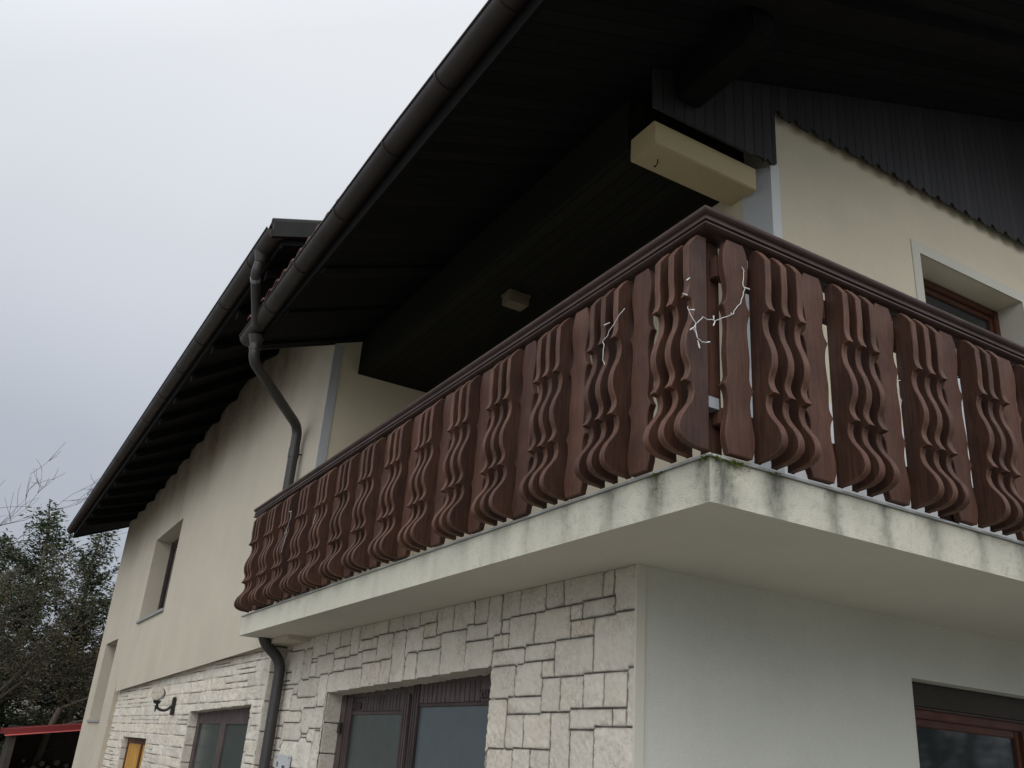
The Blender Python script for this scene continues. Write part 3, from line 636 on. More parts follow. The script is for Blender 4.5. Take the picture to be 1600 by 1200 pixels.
def outline_solid(curve, mate, t, inset=0.005):
    """extrude a 2-D outline by thickness t with a small routed edge; returns verts (a,b,thickness) and faces"""
    out2 = list(curve)+list(mate)[::-1]; m = len(curve)
    P = [Vector((a, b)) for a, b in out2]; n = len(P); area = sum(P[i].x*P[(i+1) % n].y-P[(i+1) % n].x*P[i].y for i in range(n))
    sg_ = 1 if area > 0 else -1
    nm = []
    for i in range(n):
        e1 = (P[i]-P[i-1]).normalized(); e2 = (P[(i+1) % n]-P[i]).normalized(); a = Vector((e1.y, -e1.x))*sg_; b = Vector((e2.y, -e2.x))*sg_; v = a+b
        v = v.normalized() if v.length > 1e-6 else a; k = max(0.55, v.dot(a)); nm.append(v/k)
    vs = []; lv = ((-t/2, inset), (-t/2+inset*0.35, inset*0.3), (-t/2+inset, 0.0), (-t/2+inset*1.3, 0.0012), (t/2-inset*1.3, 0.0012), (t/2-inset, 0.0), (t/2-inset*0.35, inset*0.3), (t/2, inset))
    for h, ins in lv:
        for i in range(n): q = P[i]-nm[i]*ins; vs.append((q.x, q.y, h))
    fs = [tuple(q+o for q in (i, i+1, n-2-i, n-1-i)) for i in range(m-1) for o in (0, (len(lv)-1)*n)]
    for l in range(len(lv)-1): fs += [(l*n+i, l*n+(i+1) % n, (l+1)*n+(i+1) % n, (l+1)*n+i) for i in range(n)]
    return vs, fs
def catmull(pts, sharp, k=4):
    """pts with indices of sharp corners; smooth in between"""
    o = []; n = len(pts)
    for i in range(n-1):
        p0 = pts[i] if i in sharp or i == 0 else pts[i-1]; p1, p2 = pts[i], pts[i+1]; p3 = pts[i+1] if (i+1) in sharp or i+2 >= n else pts[i+2]
        for s in range(k):
            t = s/k; o.append(tuple(0.5*((2*p1[j])+(-p0[j]+p2[j])*t+(2*p0[j]-5*p1[j]+4*p2[j]-p3[j])*t*t+(-p0[j]+3*p1[j]-3*p2[j]+p3[j])*t**3) for j in (0, 1)))
    o.append(pts[-1]); return o
FP = [(0.030, 0.935), (0.052, 0.930), (0.078, 0.900), (0.099, 0.868), (0.100, 0.76), (0.096, 0.70), (0.099, 0.665), (0.113, 0.632), (0.083, 0.627), (0.074, 0.595), (0.080, 0.545), (0.102, 0.490), (0.116, 0.435), (0.112, 0.385), (0.094, 0.340), (0.098, 0.308), (0.118, 0.274),
      (0.084, 0.268), (0.076, 0.238), (0.085, 0.200), (0.108, 0.165), (0.132, 0.132), (0.147, 0.090), (0.142, 0.056), (0.119, 0.034), (0.085, 0.022), (0.048, 0.018), (0.022, 0.026), (0.001, 0.040)]
fo = catmull(FP, {0, 2, 3, 7, 8, 16, 17}); fz = [fo[0][1]]
for q in fo[1:]: fz.append(min(fz[-1]-0.0004, q[1]))
fo = [(a, b) for (a, _), b in zip(fo, fz)]
vs, fs = outline_solid(fo, [(0.0, b) for a, b in fo], 0.033, 0.005)
fin0 = MB().add([(-a, h, b) for a, b, h in vs], fs).build('bracket_board', 'wood_edge_lit', smooth=True, angle=28, capaxis=1, capmat='wood_face_shaded')
FL = [(0.050, 0.940), (0.066, 0.905), (0.076, 0.860), (0.074, 0.800), (0.062, 0.745), (0.056, 0.700), (0.064, 0.660), (0.086, 0.632), (0.068, 0.600), (0.060, 0.550), (0.064, 0.490), (0.070, 0.430), (0.066, 0.370), (0.066, 0.325), (0.088, 0.290), (0.070, 0.262), (0.064, 0.220), (0.070, 0.170), (0.082, 0.120), (0.086, 0.080), (0.082, 0.050), (0.066, 0.010)]
FL = [(a*0.88, b) for a, b in FL]
side = catmull(FL, {0, 7, 14, 20}, 4)
vs, fs = outline_solid(side, [(-a, b) for a, b in side], 0.034, 0.005)
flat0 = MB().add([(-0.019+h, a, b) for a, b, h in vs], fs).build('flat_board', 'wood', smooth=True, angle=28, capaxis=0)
firstf, firstb = [True], [True]
def put(src, flag, loc, rot):
    o = src if flag[0] else src.copy()
    if not flag[0]: COL.objects.link(o)
    flag[0] = False; rj = random.Random(int(loc[0]*977+loc[1]*1313)+5)
    o.parent = railing; o.location = (loc[0]-0.0, loc[1], loc[2]); o.rotation_euler = (rj.gauss(0, 0.0025), rj.gauss(0, 0.0025), rot+rj.gauss(0, 0.012)); return o
# left side: groups of three bracket boards and one flat board
for k in range(14):
    y = 0.0165+k*0.4675+(0.004 if k % 2 else 0)
    for j in range(3): put(fin0, firstf, (0.0, y+j*0.0925, random.uniform(-.002, .002)), 0)
    if k < 13: put(flat0, firstb, (0.0, y+0.370, random.uniform(-.002, .002)), 0)
# right side
put(flat0, firstb, (0.124, 0.0, 0.0), math.pi/2)
for k in range(10):
    x = 0.238+k*0.4525
    for j in range(3): put(fin0, firstf, (x+j*0.088, 0.0, random.uniform(-.002, .002)), math.pi/2)
    put(flat0, firstb, (x+0.327, 0.0, random.uniform(-.002, .002)), math.pi/2)

# ---- beam at the balcony corner, dropped ceiling
bm_ = hb(MB().box(0.580, 1.41, 1.085, 1.32, 2.36, 2.528), 'ceiling_beam', 'beam', bevel=0.006)
hb(MB().tube([(0.70, 1.20, 2.362), (0.70, 1.20, 2.335), (0.70, 1.225, 2.318), (0.70, 1.235, 2.335)], 0.004, 6), 'hook', 'black', bm_)
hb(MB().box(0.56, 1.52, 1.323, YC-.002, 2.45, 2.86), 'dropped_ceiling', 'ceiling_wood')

# ---- gable cladding with scalloped lower edge
cl = []; x = 1.503; P_ = 0.163
while x < 8.4:
    cl += [(x, 2.958), (x+0.008, 2.985), (x+0.028, 2.996), (x+0.048, 2.988), (x+0.058, 2.968), (x+0.075, 2.968), (x+0.082, 2.957), (x+0.15, 2.957)]; x += P_
cl += [(8.6, 2.96), (9.4, 2.96), (9.4, ZS(9.4)), (5.0, ZS(5)), (0.50, ZS(0.50)), (0.50, 2.532), (1.30, 2.532), (1.312, 2.545), (1.38, 2.545), (1.395, 2.528), (1.42, 2.56), (1.455, 2.53), (1.500, 2.55)]
vs2 = MB().prism(cl, 'y', 0.992, 1.012)
hb(vs2, 'gable_cladding', 'cladding')

# ---- roofs
def roof(zf, xe, y0, y1, t, dr_=None, name='roof', ny=24):
    xs = [xe, -0.2, 0.28, 0.6, 2.0, 3.5, 5.0, 6.5, 8.0, 9.4, 9.72, 10.2, 10-xe]; ys = np.linspace(y0, y1, ny); mb = MB()
    n = len(xs)
    for y in ys:
        for x in xs: z = zf(x)+(dr_(x, y) if dr_ else 0); mb.v.append((x, y, z))
        for x in xs: z = zf(x)+t+(dr_(x, y) if dr_ else 0); mb.v.append((x, y, z))
    for i in range(len(ys)-1):
        a, b = i*2*n, (i+1)*2*n
        for j in range(n-1):
            mb.f.append((a+j, b+j, b+j+1, a+j+1)); mb.f.append((a+n+j, a+n+j+1, b+n+j+1, b+n+j))
        mb.f.append((a, a+n, b+n, b)); mb.f.append((a+n-1, b+n-1, b+2*n-1, a+2*n-1))
    for a in (0, (len(ys)-1)*2*n):
        for j in range(n-1): mb.f.append((a+j, a+j+1, a+n+j+1, a+n+j))
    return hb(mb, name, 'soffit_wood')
def tiles(zf, xe, y0, y1, par, step=0.22, dr_=None):
    mb = MB(); ny = int((y1-y0)/step*6); rows = 16
    prof = [0.0, 0.022, 0.038, 0.038, 0.022, 0.004]
    for sgn in (0, 1):
        base = len(mb.v); x_ = [xe+(5.0-xe)*(i/rows) for i in range(rows+1)]
        L_ = []
        for i in range(rows):
            L_ += [(x_[i], 0.030), (x_[i+1], 0.0)]
        for (x, lift) in L_:
            for j in range(ny+1):
                y = y0+(y1-y0)*j/ny; z = zf(x)+0.03+prof[j % 6]+lift+(dr_(x, y) if dr_ else 0)
                mb.v.append((x if sgn == 0 else 10-x, y, z))
        for i in range(len(L_)-1):
            for j in range(ny): k = base+i*(ny+1)+j; mb.f.append((k, k+1, k+ny+2, k+ny+1))
        for j in range(ny):                          # thickness of the first course
            y = y0+(y1-y0)*j/ny
        k0 = len(mb.v)
        for j in range(ny+1):
            v = mb.v[base+j]; mb.v.append((v[0], v[1], v[2]-0.022))
        for j in range(ny): mb.f.append((base+j, base+j+1, k0+j+1, k0+j))
    return hb(mb, 'roof_tiles', 'tile', par, smooth=True, angle=50)
r1 = roof(ZS, -0.48, -0.45, YC, 0.20); tiles(lambda x: ZS(x)+0.235, -0.622, -0.45, YC+0.02, r1)
r2 = roof(ZW, -0.68, 4.66, 20.35, 0.20, droop, ny=40); tiles(lambda x: ZW(x)+0.19, -0.80, 4.66, 20.35, r2, dr_=droop)
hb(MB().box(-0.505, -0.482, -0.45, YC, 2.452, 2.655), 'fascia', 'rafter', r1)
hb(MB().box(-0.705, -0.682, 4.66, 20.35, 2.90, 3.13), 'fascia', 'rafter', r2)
def slope_bar(zf, x0, x1, y0, y1, d0, d1, dr_=None, shaped=False):
    mb = MB(); n = 8
    for i in range(n+1):
        x = x0+(x1-x0)*i/n
        for y in (y0, y1):
            z = zf(x)+(dr_(x, y) if dr_ else 0)
            k = 1.0
            if shaped and i >= n-1: k = 1.0 if i == n-1 else 0.72
            mb.v += [(x, y, z-d0*k), (x, y, z-d1)]
    for i in range(n):
        a, b = i*4, (i+1)*4
        mb.f += [(a, b, b+1, a+1), (a+2, a+3, b+3, b+2), (a, a+2, b+2, b), (a+1, b+1, b+3, a+3)]
    mb.f += [(0, 1, 3, 2), (n*4, n*4+2, n*4+3, n*4+1)]
    return mb
for y in (3.97, 4.93, 5.78):
    hb(slope_bar(ZS, -0.478, 0.555, y-.05, y+.05, 0.028, -0.01), 'rafter', 'rafter', r1)
hb(slope_bar(ZS, 0.30, 4.95, 0.13, 0.275, 0.09, -0.01), 'barge_rafter', 'rafter', r1)
hb(slope_bar(ZS, -0.47, 4.99, -0.475, -0.452, 0.05, -0.26), 'verge_board', 'rafter', r1)
hb(slope_bar(lambda x: ZS(x), -0.47, WX+0.0, YC+0.001, YC+0.022, 0.03, -0.22), 'verge_board', 'verge', r1)
for y in [5.15, 6.15, 7.2, 8.25]+[9.2+1.0*k for k in range(0, 10)]:
    hb(slope_bar(ZW, -0.678, WX+.02, y-.045, y+.045, 0.13, -0.01, droop, True), 'rafter', 'rafter', r2)
hb(slope_bar(ZW, -0.67, 4.99, 20.352, 20.375, 0.03, -0.26, droop), 'verge_board', 'rafter', r2)
vg = slope_bar(ZW, -0.80, 4.99, 4.60, 4.655, -0.07, -0.22, droop); hb(vg, 'verge_board', 'verge', r2)
hb(MB().tube([(x, 4.66, ZW(x)+0.225+droop(x, 4.66)) for x in (-0.80, 0, 1, 2, 3.5, 4.98)], 0.05, 10), 'verge_cap', 'verge', r2)
pur = MB()
pur.prism([(0.34, ZS(.75)-0.22), (0.42, ZS(.75)-0.25), (0.984, ZS(.75)-0.25), (0.984, ZS(.75)+0.02), (0.34, ZS(.75)-0.02)], 'x', 0.66, 0.84)
hb(pur, 'purlin', 'rafter', r1, bevel=0.01)

# ---- gutters: half-round troughs with a rolled lip, brackets as bands round them
def gutter(cx, zf, ys, r, joints, capn=True):
    mb = MB(); prof = []
    for i in range(13): a = math.pi+math.pi*i/12; prof.append((r*math.cos(a), r*math.sin(a)))
    prof.append((r*0.98, 0.02)); lip = [(-r-0.006*math.cos(t)-0.004, 0.004+0.009*math.sin(t)) for t in np.linspace(-1.6, 3.2, 7)]
    prof = lip[::-1][:7][::-1]+prof
    pr = lip[::-1]+prof[7:]; n = len(pr)
    for y in ys: mb.v += [(cx+a, y, zf(y)+b) for a, b in pr]
    for i in range(len(ys)-1):
        for j in range(n-1): mb.f.append((i*n+j, (i+1)*n+j, (i+1)*n+j+1, i*n+j+1))
    mb.f.append(tuple(range(7, n))); mb.f.append(tuple((len(ys)-1)*n+k for k in range(7, n)))
    g = hb(mb, 'gutter', 'gutter', smooth=True, angle=60)
    for y in joints:
        b_ = MB(); q = []
        for i in range(15): a = math.pi*0.97+math.pi*1.03*i/14; q.append((cx+(r+0.005)*math.cos(a), y, zf(y)+(r+0.005)*math.sin(a)))
        for (p1, p2) in zip(q[:-1], q[1:]):
            d_ = Vector((cx, y, zf(y)))
            o1 = Vector(p1)+(Vector(p1)-d_).normalized()*0.004; o2 = Vector(p2)+(Vector(p2)-d_).normalized()*0.004
            b_.add([(p[0], y-.007, p[2]) for p in (p1, p2)]+[(p[0], y-.007, p[2]) for p in (o2, o1)]+[(p[0], y+.007, p[2]) for p in (p1, p2)]+[(p[0], y+.007, p[2]) for p in (o2, o1)],
                   [(0, 1, 2, 3), (4, 7, 6, 5), (3, 2, 6, 7), (0, 4, 5, 1)])
        hb(b_, 'gutter_band', 'gutter', g, smooth=True)
    return g
def z1(y): return float(np.interp(y, (-0.5, 0.9, 2.3, 3.94, 5.95), (2.655, 2.645, 2.660, 2.620, 2.545)))
def z2(y): return float(np.interp(y, (4.6, 9, 20.8), (3.040, 3.074, 3.118)))
gutter(-0.563, z1, np.linspace(-0.48, 5.95, 30), 0.083, [0.15, 0.87, 1.62, 2.42, 3.35, 4.28, 5.12])
gutter(-0.762, z2, np.linspace(4.64, 20.6, 40), 0.085, [5.3, 6.35, 7.45, 8.5, 9.6, 10.8, 12.0, 13.3, 14.6, 16.0, 17.5, 19.0])
# ---- downpipes
dp = hb(MB().tube(fil([(-0.77, 5.02, 2.99), (-0.79, 5.06, 2.80), (-0.60, 5.50, 2.50)], 0.05), 0.043, 14), 'downpipe', 'pipe', smooth=True, angle=60)
hb(MB().tube([(-0.77, 5.02, 2.995), (-0.775, 5.03, 2.90)], [0.075, 0.046], 14), 'outlet', 'pipe', dp, smooth=True)
hb(MB().tube([(-0.775, 5.10, 2.775), (-0.762, 5.13, 2.757)], 0.047, 14), 'pipe_collar', 'steel', dp, smooth=True)
PX, PY = 0.195, 6.40
pp = fil([(-0.545, 5.66, 2.43), (-0.535, 5.68, 2.28), (PX, PY, 2.02), (PX, PY, -0.19), (0.42, PY, -0.30), (0.42, PY, -2.65)], 0.12, 7)
pp = fil([(-0.545, 5.66, 2.43), (-0.535, 5.67, 2.22), (PX, PY, 1.93), (PX, PY, -0.20), (0.415, PY, -0.37), (0.415, PY, -2.65)], 0.11, 7)
dp2 = hb(MB().tube(pp, 0.050, 16), 'downpipe', 'pipe', smooth=True, angle=60)
hb(MB().tube([(-0.548, 5.655, 2.475), (-0.543, 5.665, 2.39)], [0.078, 0.053], 14), 'outlet', 'pipe', dp2, smooth=True)
hb(MB().tube([(-0.543, 5.662, 2.36), (-0.540, 5.665, 2.33)], 0.055, 14), 'pipe_collar', 'pipe', dp2, smooth=True)
for z in (1.70, 0.9): hb(MB().tube([(PX, PY, z), (PX, PY, z-0.10)], 0.055, 14).tube([(PX+.03, PY, z-.05), (WX+.01, PY, z-.05)], 0.008, 6), 'pipe_collar', 'pipe', dp2, smooth=True)
hb(MB().tube([(0.415, PY, -1.55), (0.415, PY, -1.59)], 0.056, 14), 'pipe_collar', 'pipe', dp2, smooth=True)

# ================================================================== THINGS ON THE HOUSE
# ceiling lamp of the balcony
cl_ = empty('ceiling_lamp', (0.985, 3.39, 2.448)); tag(cl_, 'small beige box-shaped lamp fixed under the dark balcony ceiling', 'ceiling lamp')
MB().box(-0.10, 0.10, -0.075, 0.075, -0.014, 0.0).build('lamp_base', 'lampshade', cl_); MB().box(-0.092, 0.092, -0.068, 0.068, -0.095, -0.015).build('lamp_shade', 'lampshade', cl_, bevel=0.006)
# wall lamp on the wing stone wall
wl = empty('wall_lamp', (0.345, 10.60, -0.72)); tag(wl, 'globe wall lamp with clear glass ball on black curved bracket on white stone wall', 'wall lamp')
MB().box(-0.03, 0.0, -0.05, 0.05, -0.12, 0.10).build('wall_plate', 'black', wl, bevel=0.005)
MB().tube(fil([(-0.02, 0, 0.0), (-0.10, 0.0, -0.08), (-0.20, 0.02, -0.06), (-0.22, 0.02, 0.03)], 0.06), 0.017, 8).tube([(-0.22, .02, -0.10), (-0.22, .02, -0.02)], [0.006, 0.02], 8).tube([(-0.22, .02, 0.0), (-0.22, .02, 0.04)], [0.035, 0.055], 12).build('lamp_arm', 'black', wl, smooth=True)
gl = []; gf = []; nl, ns = 12, 20
for i in range(nl+1):
    th = math.pi*i/nl
    for j in range(ns): ph = 2*math.pi*j/ns; gl.append((-0.22+0.09*math.sin(th)*math.cos(ph), 0.02+0.09*math.sin(th)*math.sin(ph), 0.12+0.09*math.cos(th)))
for i in range(nl):
    for j in range(ns): gf.append((i*ns+j, i*ns+(j+1) % ns, (i+1)*ns+(j+1) % ns, (i+1)*ns+j))
gm, N_, L_, b_ = newmat('lamp_glass'); b_.inputs['Base Color'].default_value = (0.80, 0.78, 0.75, 1); b_.inputs['Roughness'].default_value = 0.05; b_.inputs['IOR'].default_value = 1.08; b_.inputs['Transmission Weight'].default_value = 0.97
MB().add(gl, gf).build('globe', gm, wl, smooth=True)
# white plate by the door
sg = empty('wall_sign', (0.478, 6.055, -1.33)); tag(sg, 'small white enamel plate with black letters beside the downpipe on stone wall', 'sign')
MB().box(-0.012, 0.0, -0.20, 0.20, -0.15, 0.15).build('sign_plate', 'sign', sg, bevel=0.004)
def text(s, size, y, z, par, name='sign_letters'):
    c = bpy.data.curves.new('t', 'FONT'); c.body = s; c.size = size; c.extrude = 0.0012; c.align_x = 'CENTER'; o = bpy.data.objects.new('t', c); COL.objects.link(o)
    bpy.context.view_layer.update(); me = bpy.data.meshes.new_from_object(o.evaluated_get(bpy.context.evaluated_depsgraph_get())); bpy.data.objects.remove(o)
    me.materials.clear(); me.materials.append(M['ink']); n = bpy.data.objects.new(name, me); COL.objects.link(n); n.parent = par; n.location = (-0.014, y, z); n.rotation_euler = (math.pi/2, 0, -math.pi/2); return n
text('MNA 2', 0.085, -0.05, -0.045, sg); text('ULICA', 0.03, -0.05, 0.045, sg)
MB().tube([(-0.013, 0.13+0.02*math.cos(t), 0.06+0.03*math.sin(t)) for t in np.linspace(-0.5, 3.4, 9)], 0.004, 6).build('sign_emblem', 'ink', sg)
bt = MB()
for (a, b) in ((0.18, 0.13), (-0.18, 0.13), (0.18, -0.13), (-0.18, -0.13)): bt.tube([(-0.012, a, b), (-0.016, a, b)], 0.006, 8)
bt.build('screw', 'black', sg)

# string lights wound through the balcony boards
lt = empty('string_lights', (0, 0, 0.5)); tag(lt, 'string of white mini lights on a white cable looped over the balcony corner boards', 'string lights')
def cable(pts, r=0.0015, sag=0.0):
    P = [Vector(p) for p in pts]; o = []; rr = random.Random(len(pts)*7+int(pts[0][2]*100))
    for a, b in zip(P[:-1], P[1:]):
        n = max(2, int((b-a).length/0.015))
        for i in range(n):
            t = i/n; q = a.lerp(b, t); q += Vector([rr.gauss(0, 0.0016) for _ in range(3)]); q.z -= 0.0; o.append(q-Vector((0, 0, .5)))
    o.append(P[-1]-Vector((0, 0, .5))); return MB().tube(o, r, 6).build('cable', 'cable', lt, smooth=True)
def bulb(a, b):
    a = Vector(a)-Vector((0, 0, .5)); b = Vector(b)-Vector((0, 0, .5)); MB().tube([a, a.lerp(b, 0.45), a.lerp(b, 0.5), b], [0.002, 0.002, 0.003, 0.0026], 6).build('bulb', 'cable', lt, smooth=True)
cable([(0.145, -0.045, 0.828), (0.155, -0.045, 0.816), (0.155, -0.045, 0.796), (0.149, -0.045, 0.746), (0.153, -0.045, 0.728), (0.147, -0.045, 0.695), (0.134, -0.045, 0.659), (0.106, -0.045, 0.627), (0.094, -0.045, 0.598), (0.068, -0.045, 0.581), (0.023, -0.045, 0.553), (-0.004, -0.045, 0.535), (-0.018, -0.022, 0.547), (-0.044, -0.022, 0.548), (-0.061, -0.022, 0.53), (-0.081, -0.022, 0.508)])
cable([(-0.122, -0.022, 0.57), (-0.115, -0.022, 0.557), (-0.109, -0.022, 0.539), (-0.083, -0.022, 0.508), (-0.09, -0.022, 0.48), (-0.073, -0.022, 0.449), (-0.05, -0.022, 0.438), (-0.032, -0.022, 0.442), (-0.011, -0.022, 0.451)])
cable([(-0.081, -0.022, 0.508), (-0.083, -0.022, 0.49), (-0.076, -0.022, 0.47), (-0.074, -0.022, 0.452)])
bulb((-0.113, -0.022, 0.558), (-0.087, -0.022, 0.566))
bulb((-0.004, -0.045, 0.533), (-0.013, -0.045, 0.511))
bulb((-0.01, -0.045, 0.537), (-0.011, -0.045, 0.555))
bulb((-0.083, -0.022, 0.497), (-0.111, -0.022, 0.472))
bulb((-0.073, -0.022, 0.438), (-0.063, -0.022, 0.408))
bulb((-0.032, -0.022, 0.442), (-0.011, -0.022, 0.451))
bulb((0.087, -0.045, 0.594), (0.08, -0.045, 0.596))
bulb((0.153, -0.045, 0.738), (0.186, -0.045, 0.739))
bulb((-0.128, 0.0, 0.633), (-0.104, 0.0, 0.634))
bulb((-0.091, 0.0, 0.717), (-0.108, 0.0, 0.699))
cable([(-0.11, 0.40, 0.74), (-0.122, 0.421, 0.712), (-.125, 0.459, 0.678), (-.13, 0.525, 0.621), (-.13, 0.52, 0.582), (-.13, 0.524, 0.53), (-.13, 0.507, 0.504)])
cable([(-.06, 0.213, 0.79), (-.06, 0.218, 0.742), (-.06, 0.223, 0.708), (-.06, 0.225, 0.663)])
for a, b in (((-.125, .487, .70), (-.13, .522, .699)), ((-.06, .222, .71), (-.07, .20, .705)), ((-.05, .21, .66), (-.06, .235, .665)), ((-.05, .20, .602), (-.05, .232, .60))): bulb(a, b)
cable([(-.12, 5.008, .716), (-.12, 4.998, .646), (-.12, 5.042, .578), (-.12, 5.051, .495), (-.12, 5.094, .377)]); cable([(-.12, 4.311, .559), (-.12, 4.33, .52), (-.12, 4.346, .488)])
bulb((-.12, 5.0, .716), (-.12, 5.06, .72)); bulb((-.12, 5.05, .55), (-.12, 5.10, .54))
cable([(1.085, -.01, .80), (1.09, -.01, .783), (1.083, -.01, .728), (1.091, -.01, .641), (1.116, -.01, .604), (1.094, -.01, .583), (1.124, -.01, .511), (1.104, -.01, .442)])
for a, b in (((1.09, -.01, .74), (1.06, -.012, .735)), ((1.11, -.01, .60), (1.14, -.012, .61)), ((1.12, -.01, .51), (1.15, -.012, .50)), ((1.531, -.01, .75), (1.56, -.01, .745)), ((1.53, -.01, .66), (1.56, -.01, .663)), ((-.03, 1.372, .79), (-.03, 1.34, .786)), ((-.03, 1.346, .586), (-.03, 1.32, .58))): bulb(a, b)
cable([(-.02, .897, .80), (-.02, .901, .707), (-.02, .895, .68), (-.02, .882, .578)])

# ================================================================== SHED AND TREES
sh = empty('shed', (-0.2, 22.0, -2.7)); tag(sh, 'open dark shed with red metal roof edge standing beyond the far end of the house', 'shed')
S0 = 1.40
MB().prism([(-0.75, S0), (3.4, S0+0.62), (3.4, S0+0.73), (-0.75, S0+0.11)], 'y', -1.0, 2.0).build('shed_roof', 'red', sh)
MB().prism([(-0.78, S0-0.03), (3.4, S0+0.59), (3.4, S0+0.615), (-0.78, S0-0.005)], 'y', -1.03, -0.985).build('roof_edge', simple('pale_red_edge', (0.55, 0.12, 0.11), 0.4), sh)
bk = MB(); bk.box(-0.6, 3.3, 1.85, 1.9, 0, S0+.2); bk.box(-0.6, -0.56, 0.3, 1.85, 0, S0-.02); bk.build('shed_wall', 'darkwood', sh)
for (x, y) in ((-0.6, -0.85), (1.2, -0.85), (3.2, -0.85)): MB().box(x-.06, x+.06, y-.06, y+.06, 0, S0+0.02+(x+.75)*.148).build('shed_post', 'darkwood', sh)
lg = MB(); r = random.Random(2)
for k in range(60):
    x = -0.4+r.random()*3.2; z = 0.08+r.random()*0.8; lg.tube([(x, 1.2, z), (x+r.gauss(0, .02), 1.8, z)], r.uniform(.04, .08), 7)
tag(lg.build('stacked_logs', 'bark', None, loc=(-0.2, 22.0, -2.7)), 'pile of split logs stacked inside the dark shed', 'firewood', kind='stuff')

def conifer(x, y, base, h, rad, seed, label, dens=1.0):
    r = random.Random(seed); t = empty('spruce_tree', (x, y, base)); tag(t, label, 'tree', group='spruces behind the house')
    MB().tube([(r.gauss(0, .02)*i, r.gauss(0, .02)*i, h*i/7) for i in range(8)], [0.16*(1-i/7.4)+0.01 for i in range(8)], 8).build('trunk', 'bark', t, smooth=True)
    mb = MB(); br = MB(); z = h*0.08
    while z < h*0.985:
        u = z/h; R = rad*(1-u)**0.85*(0.75+0.5*r.random())+0.10; nb = r.randint(5, 8) if u < 0.9 else 4
        for k in range(nb):
            if r.random() < 0.12: continue
            a = r.uniform(0, 2*math.pi); L_ = R*r.uniform(0.55, 1.2); n = max(3, int(L_/0.10))
            d = Vector((math.cos(a), math.sin(a), 0)); pts = []
            for i in range(n+1):
                s = i/n; pts.append(d*L_*s+Vector((0, 0, z+L_*(0.28*s*(1-u)*-1.4+0.42*s*s+0.15*s*u*3))))
            br.tube([pts[0], pts[n//2], pts[-1]], [0.018*(1-u)+.004, 0.01*(1-u)+.003, 0.002], 4, False)
            side = Vector((-d.y, d.x, 0))
            for i in range(1, n+1):
                for q in range(int(9*dens)+(3 if i == n else 0)):
                    c = pts[i]+Vector((r.gauss(0, .085), r.gauss(0, .085), r.gauss(0, .06))); e = (side*r.choice((-1, 1))*r.uniform(0.3, 1)+d*r.uniform(0.1, 0.9)+Vector((0, 0, r.uniform(-0.5, 0.35)))).normalized()
                    l = r.uniform(0.07, 0.17)*(0.6+0.6*(1-s if False else 1)); wv = e.cross(Vector((r.gauss(0, 1), r.gauss(0, 1), r.gauss(0, 1)))).normalized()*r.uniform(0.014, 0.034)
                    mb.add([c-wv*0.5, c+e*l*0.5-wv, c+e*l, c+e*l*0.5+wv], [(0, 1, 2, 3)])
        z += h*r.uniform(0.018, 0.034)
    mb.build('crown', 'needle', t); br.build('branches', 'bark', t)
def bare_tree(x, y, base, h, seed, label, levels=6, spread=0.55, lean=(0, 0), leafy=0, r0=0.12, mat='bark', grp=None, nsplit=(2, 3)):
    r = random.Random(seed); t = empty('bare_tree', (x, y, base)); tag(t, label, 'tree', group=grp)
    tr = MB(); cr = MB(); lv = MB()
    def grow(p, d, L_, rad, lvl):
        n = 4 if lvl < 3 else 3; pts = [p.copy()]; q = p.copy(); dd = d.copy()
        for i in range(n):
            dd = (dd+Vector((r.gauss(0, .16), r.gauss(0, .16), r.gauss(0.03, .12)))).normalized(); q = q+dd*L_/n; pts.append(q.copy())
        rr = [rad*(1-0.4*i/n) for i in range(n+1)]
        (tr if lvl == 0 else cr).tube(pts, rr, 8 if lvl < 2 else (5 if lvl < 4 else 3), lvl < 2)
        if leafy and lvl >= levels-2:
            for k in range(leafy):
                c = pts[r.randint(0, n)]+Vector((r.gauss(0, .05), r.gauss(0, .05), r.gauss(0, .05))); e = Vector((r.gauss(0, 1), r.gauss(0, 1), r.gauss(0, 1))).normalized()*r.uniform(.02, .05); f_ = e.cross(Vector((r.gauss(0, 1), r.gauss(0, 1), 1))).normalized()*0.02
                lv.add([c-e, c-f_, c+e, c+f_], [(0, 1, 2, 3)])
        if lvl >= levels: return
        for k in range(r.randint(*nsplit)+(1 if lvl == 0 else 0)):
            i = r.randint(max(1, n-2), n) if lvl else r.randint(2, n)
            nd = (dd+Vector((r.gauss(0, spread), r.gauss(0, spread), r.gauss(0.05, spread*0.6)))).normalized()
            grow(pts[i], nd, L_*r.uniform(0.62, 0.86), max(rr[i]*r.uniform(0.55, 0.7), 0.0045), lvl+1)
    grow(Vector((0, 0, 0)), Vector((lean[0], lean[1], 1)).normalized(), h*0.30, r0, 0)
    tr.build('trunk', mat, t, smooth=True); cr.build('branches', 'twig', t, smooth=True)
    if leafy: lv.build('leaves', 'brownleaf', t)
conifer(-0.9, 27.5, -2.7, 7.9, 2.3, 1, 'tallest dark spruce with pointed top, left of the eaves end')
conifer(0.62, 28.2, -2.7, 7.3, 2.2, 2, 'dark spruce half hidden behind the far end of the eaves')
conifer(-2.1, 29.0, -2.7, 6.9, 2.2, 3, 'loose spruce at far left with thin open top')
conifer(1.9, 27.0, -2.7, 6.2, 1.9, 4, 'low spruce just touching the house wall edge')
conifer(-3.6, 30.5, -2.7, 7.2, 2.2, 5, 'spruce at the left edge of the row behind bare branches')
conifer(3.8, 30.0, -2.7, 7.5, 1.8, 6, 'spruce standing behind the house', 0.6)
conifer(-5.6, 31.0, -2.7, 7.0, 1.8, 7, 'spruce beyond the left end of the row', 0.6)
G = 'bare brown trees behind the house'
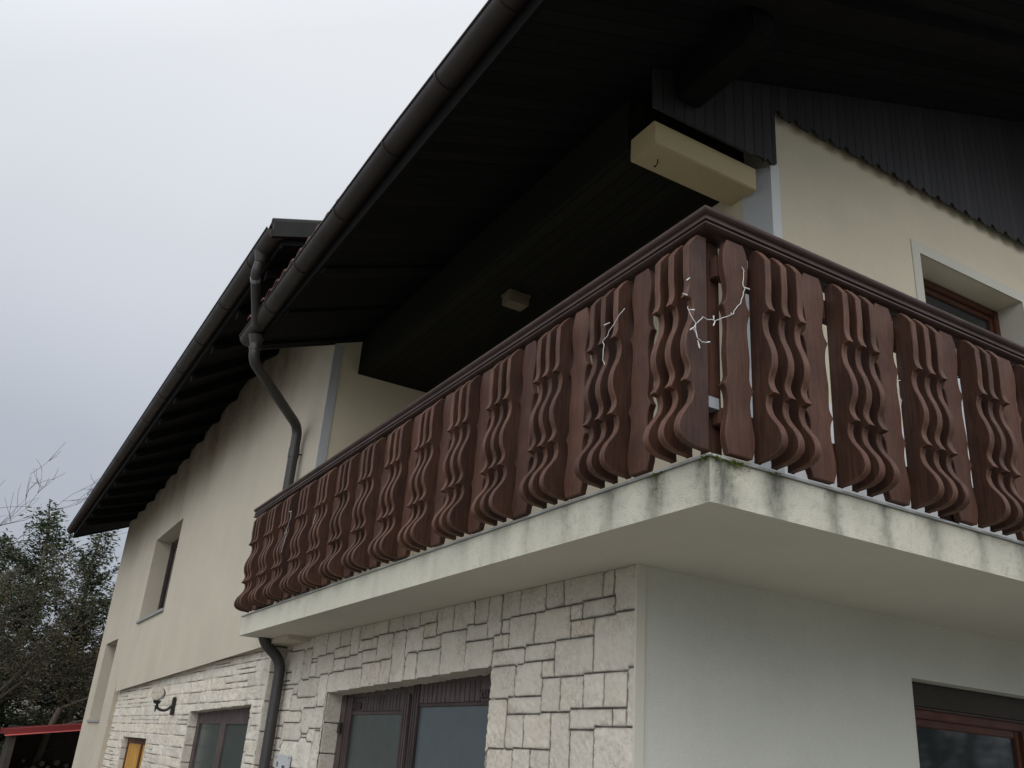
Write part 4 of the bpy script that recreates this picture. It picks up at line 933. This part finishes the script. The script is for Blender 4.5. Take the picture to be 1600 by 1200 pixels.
bare_tree(-4.4, 18.4, -2.7, 10.5, 21, 'tall bare tree with thin grey branches reaching in from the left edge', 7, 0.55, (0.05, 0), 0, 0.11, grp=G)
bare_tree(-1.5, 24.5, -2.7, 7.6, 22, 'dense twiggy brown tree left of the red roofed shed', 7, 0.75, (0.1, 0), 5, 0.12, grp=G)
bare_tree(-0.2, 24.0, -2.7, 7.2, 23, 'twiggy brown tree rising above the red shed roof', 7, 0.75, (-0.1, 0), 5, 0.11, grp=G)
bare_tree(-2.6, 25.0, -2.7, 7.8, 24, 'brown tangled tree at the left edge below the bare branches', 7, 0.75, (0.1, 0), 5, 0.11, grp=G)
bare_tree(0.8, 25.2, -2.7, 6.8, 25, 'brown twiggy tree beside the far house corner', 7, 0.7, (0, 0), 5, 0.10, grp=G)
bare_tree(-4.4, 26.0, -2.7, 7.0, 26, 'brown bushy tree beyond the left edge', 6, 0.7, (0, 0), 2, 0.10, grp=G)
# evergreen undergrowth below the trees
hg = MB(); r = random.Random(9)
for k in range(26000):
    x = r.uniform(-7, 5); y = 29+r.gauss(0, 1.2); top = 1.2+0.8*mnoise.noise(Vector((x*0.6, 0, 0))); z = r.uniform(0, top); e = Vector((r.gauss(0, 1), r.gauss(0, 1), r.gauss(0, 1))).normalized(); f_ = e.cross(Vector((r.gauss(0, 1), r.gauss(0, 1), 1))).normalized()
    c = Vector((x, y, z)); hg.add([c-e*.08, c-f_*.03, c+e*.08, c+f_*.03], [(0, 1, 2, 3)])
tag(hg.build('undergrowth', 'needle', loc=(0, 0, -2.7)), 'dark evergreen undergrowth below the spruces', 'shrubs', kind='stuff')

# garden behind the camera: seen only as reflections in the panes
gd = MB(); r = random.Random(31)
for k in range(46):
    x = -16+k*1.4+r.gauss(0, .4); y = -15+r.gauss(0, 1.5); h = r.uniform(3.5, 7.5)
    gd.tube([(x, y, 0), (x+r.gauss(0, .2), y, h*.5), (x+r.gauss(0, .4), y, h)], [.14, .09, .02], 5)
    for q in range(420):
        z = h*r.uniform(0.12, 1.0); R_ = 1.3*(1.05-z/h)+0.25; c = Vector((x+r.gauss(0, R_*.6), y+r.gauss(0, R_*.6), z)); e = Vector((r.gauss(0, 1), r.gauss(0, 1), r.gauss(0, 1))).normalized()*r.uniform(.1, .3); f_ = e.cross(Vector((r.gauss(0, 1), r.gauss(0, 1), 1))).normalized()*0.06
        gd.add([c-e, c-f_, c+e, c+f_], [(0, 1, 2, 3)])
tag(gd.build('garden_wood', 'needle', loc=(0, 0, -2.7)), 'row of garden trees in front of the house, reflected in its panes', 'trees', kind='stuff')
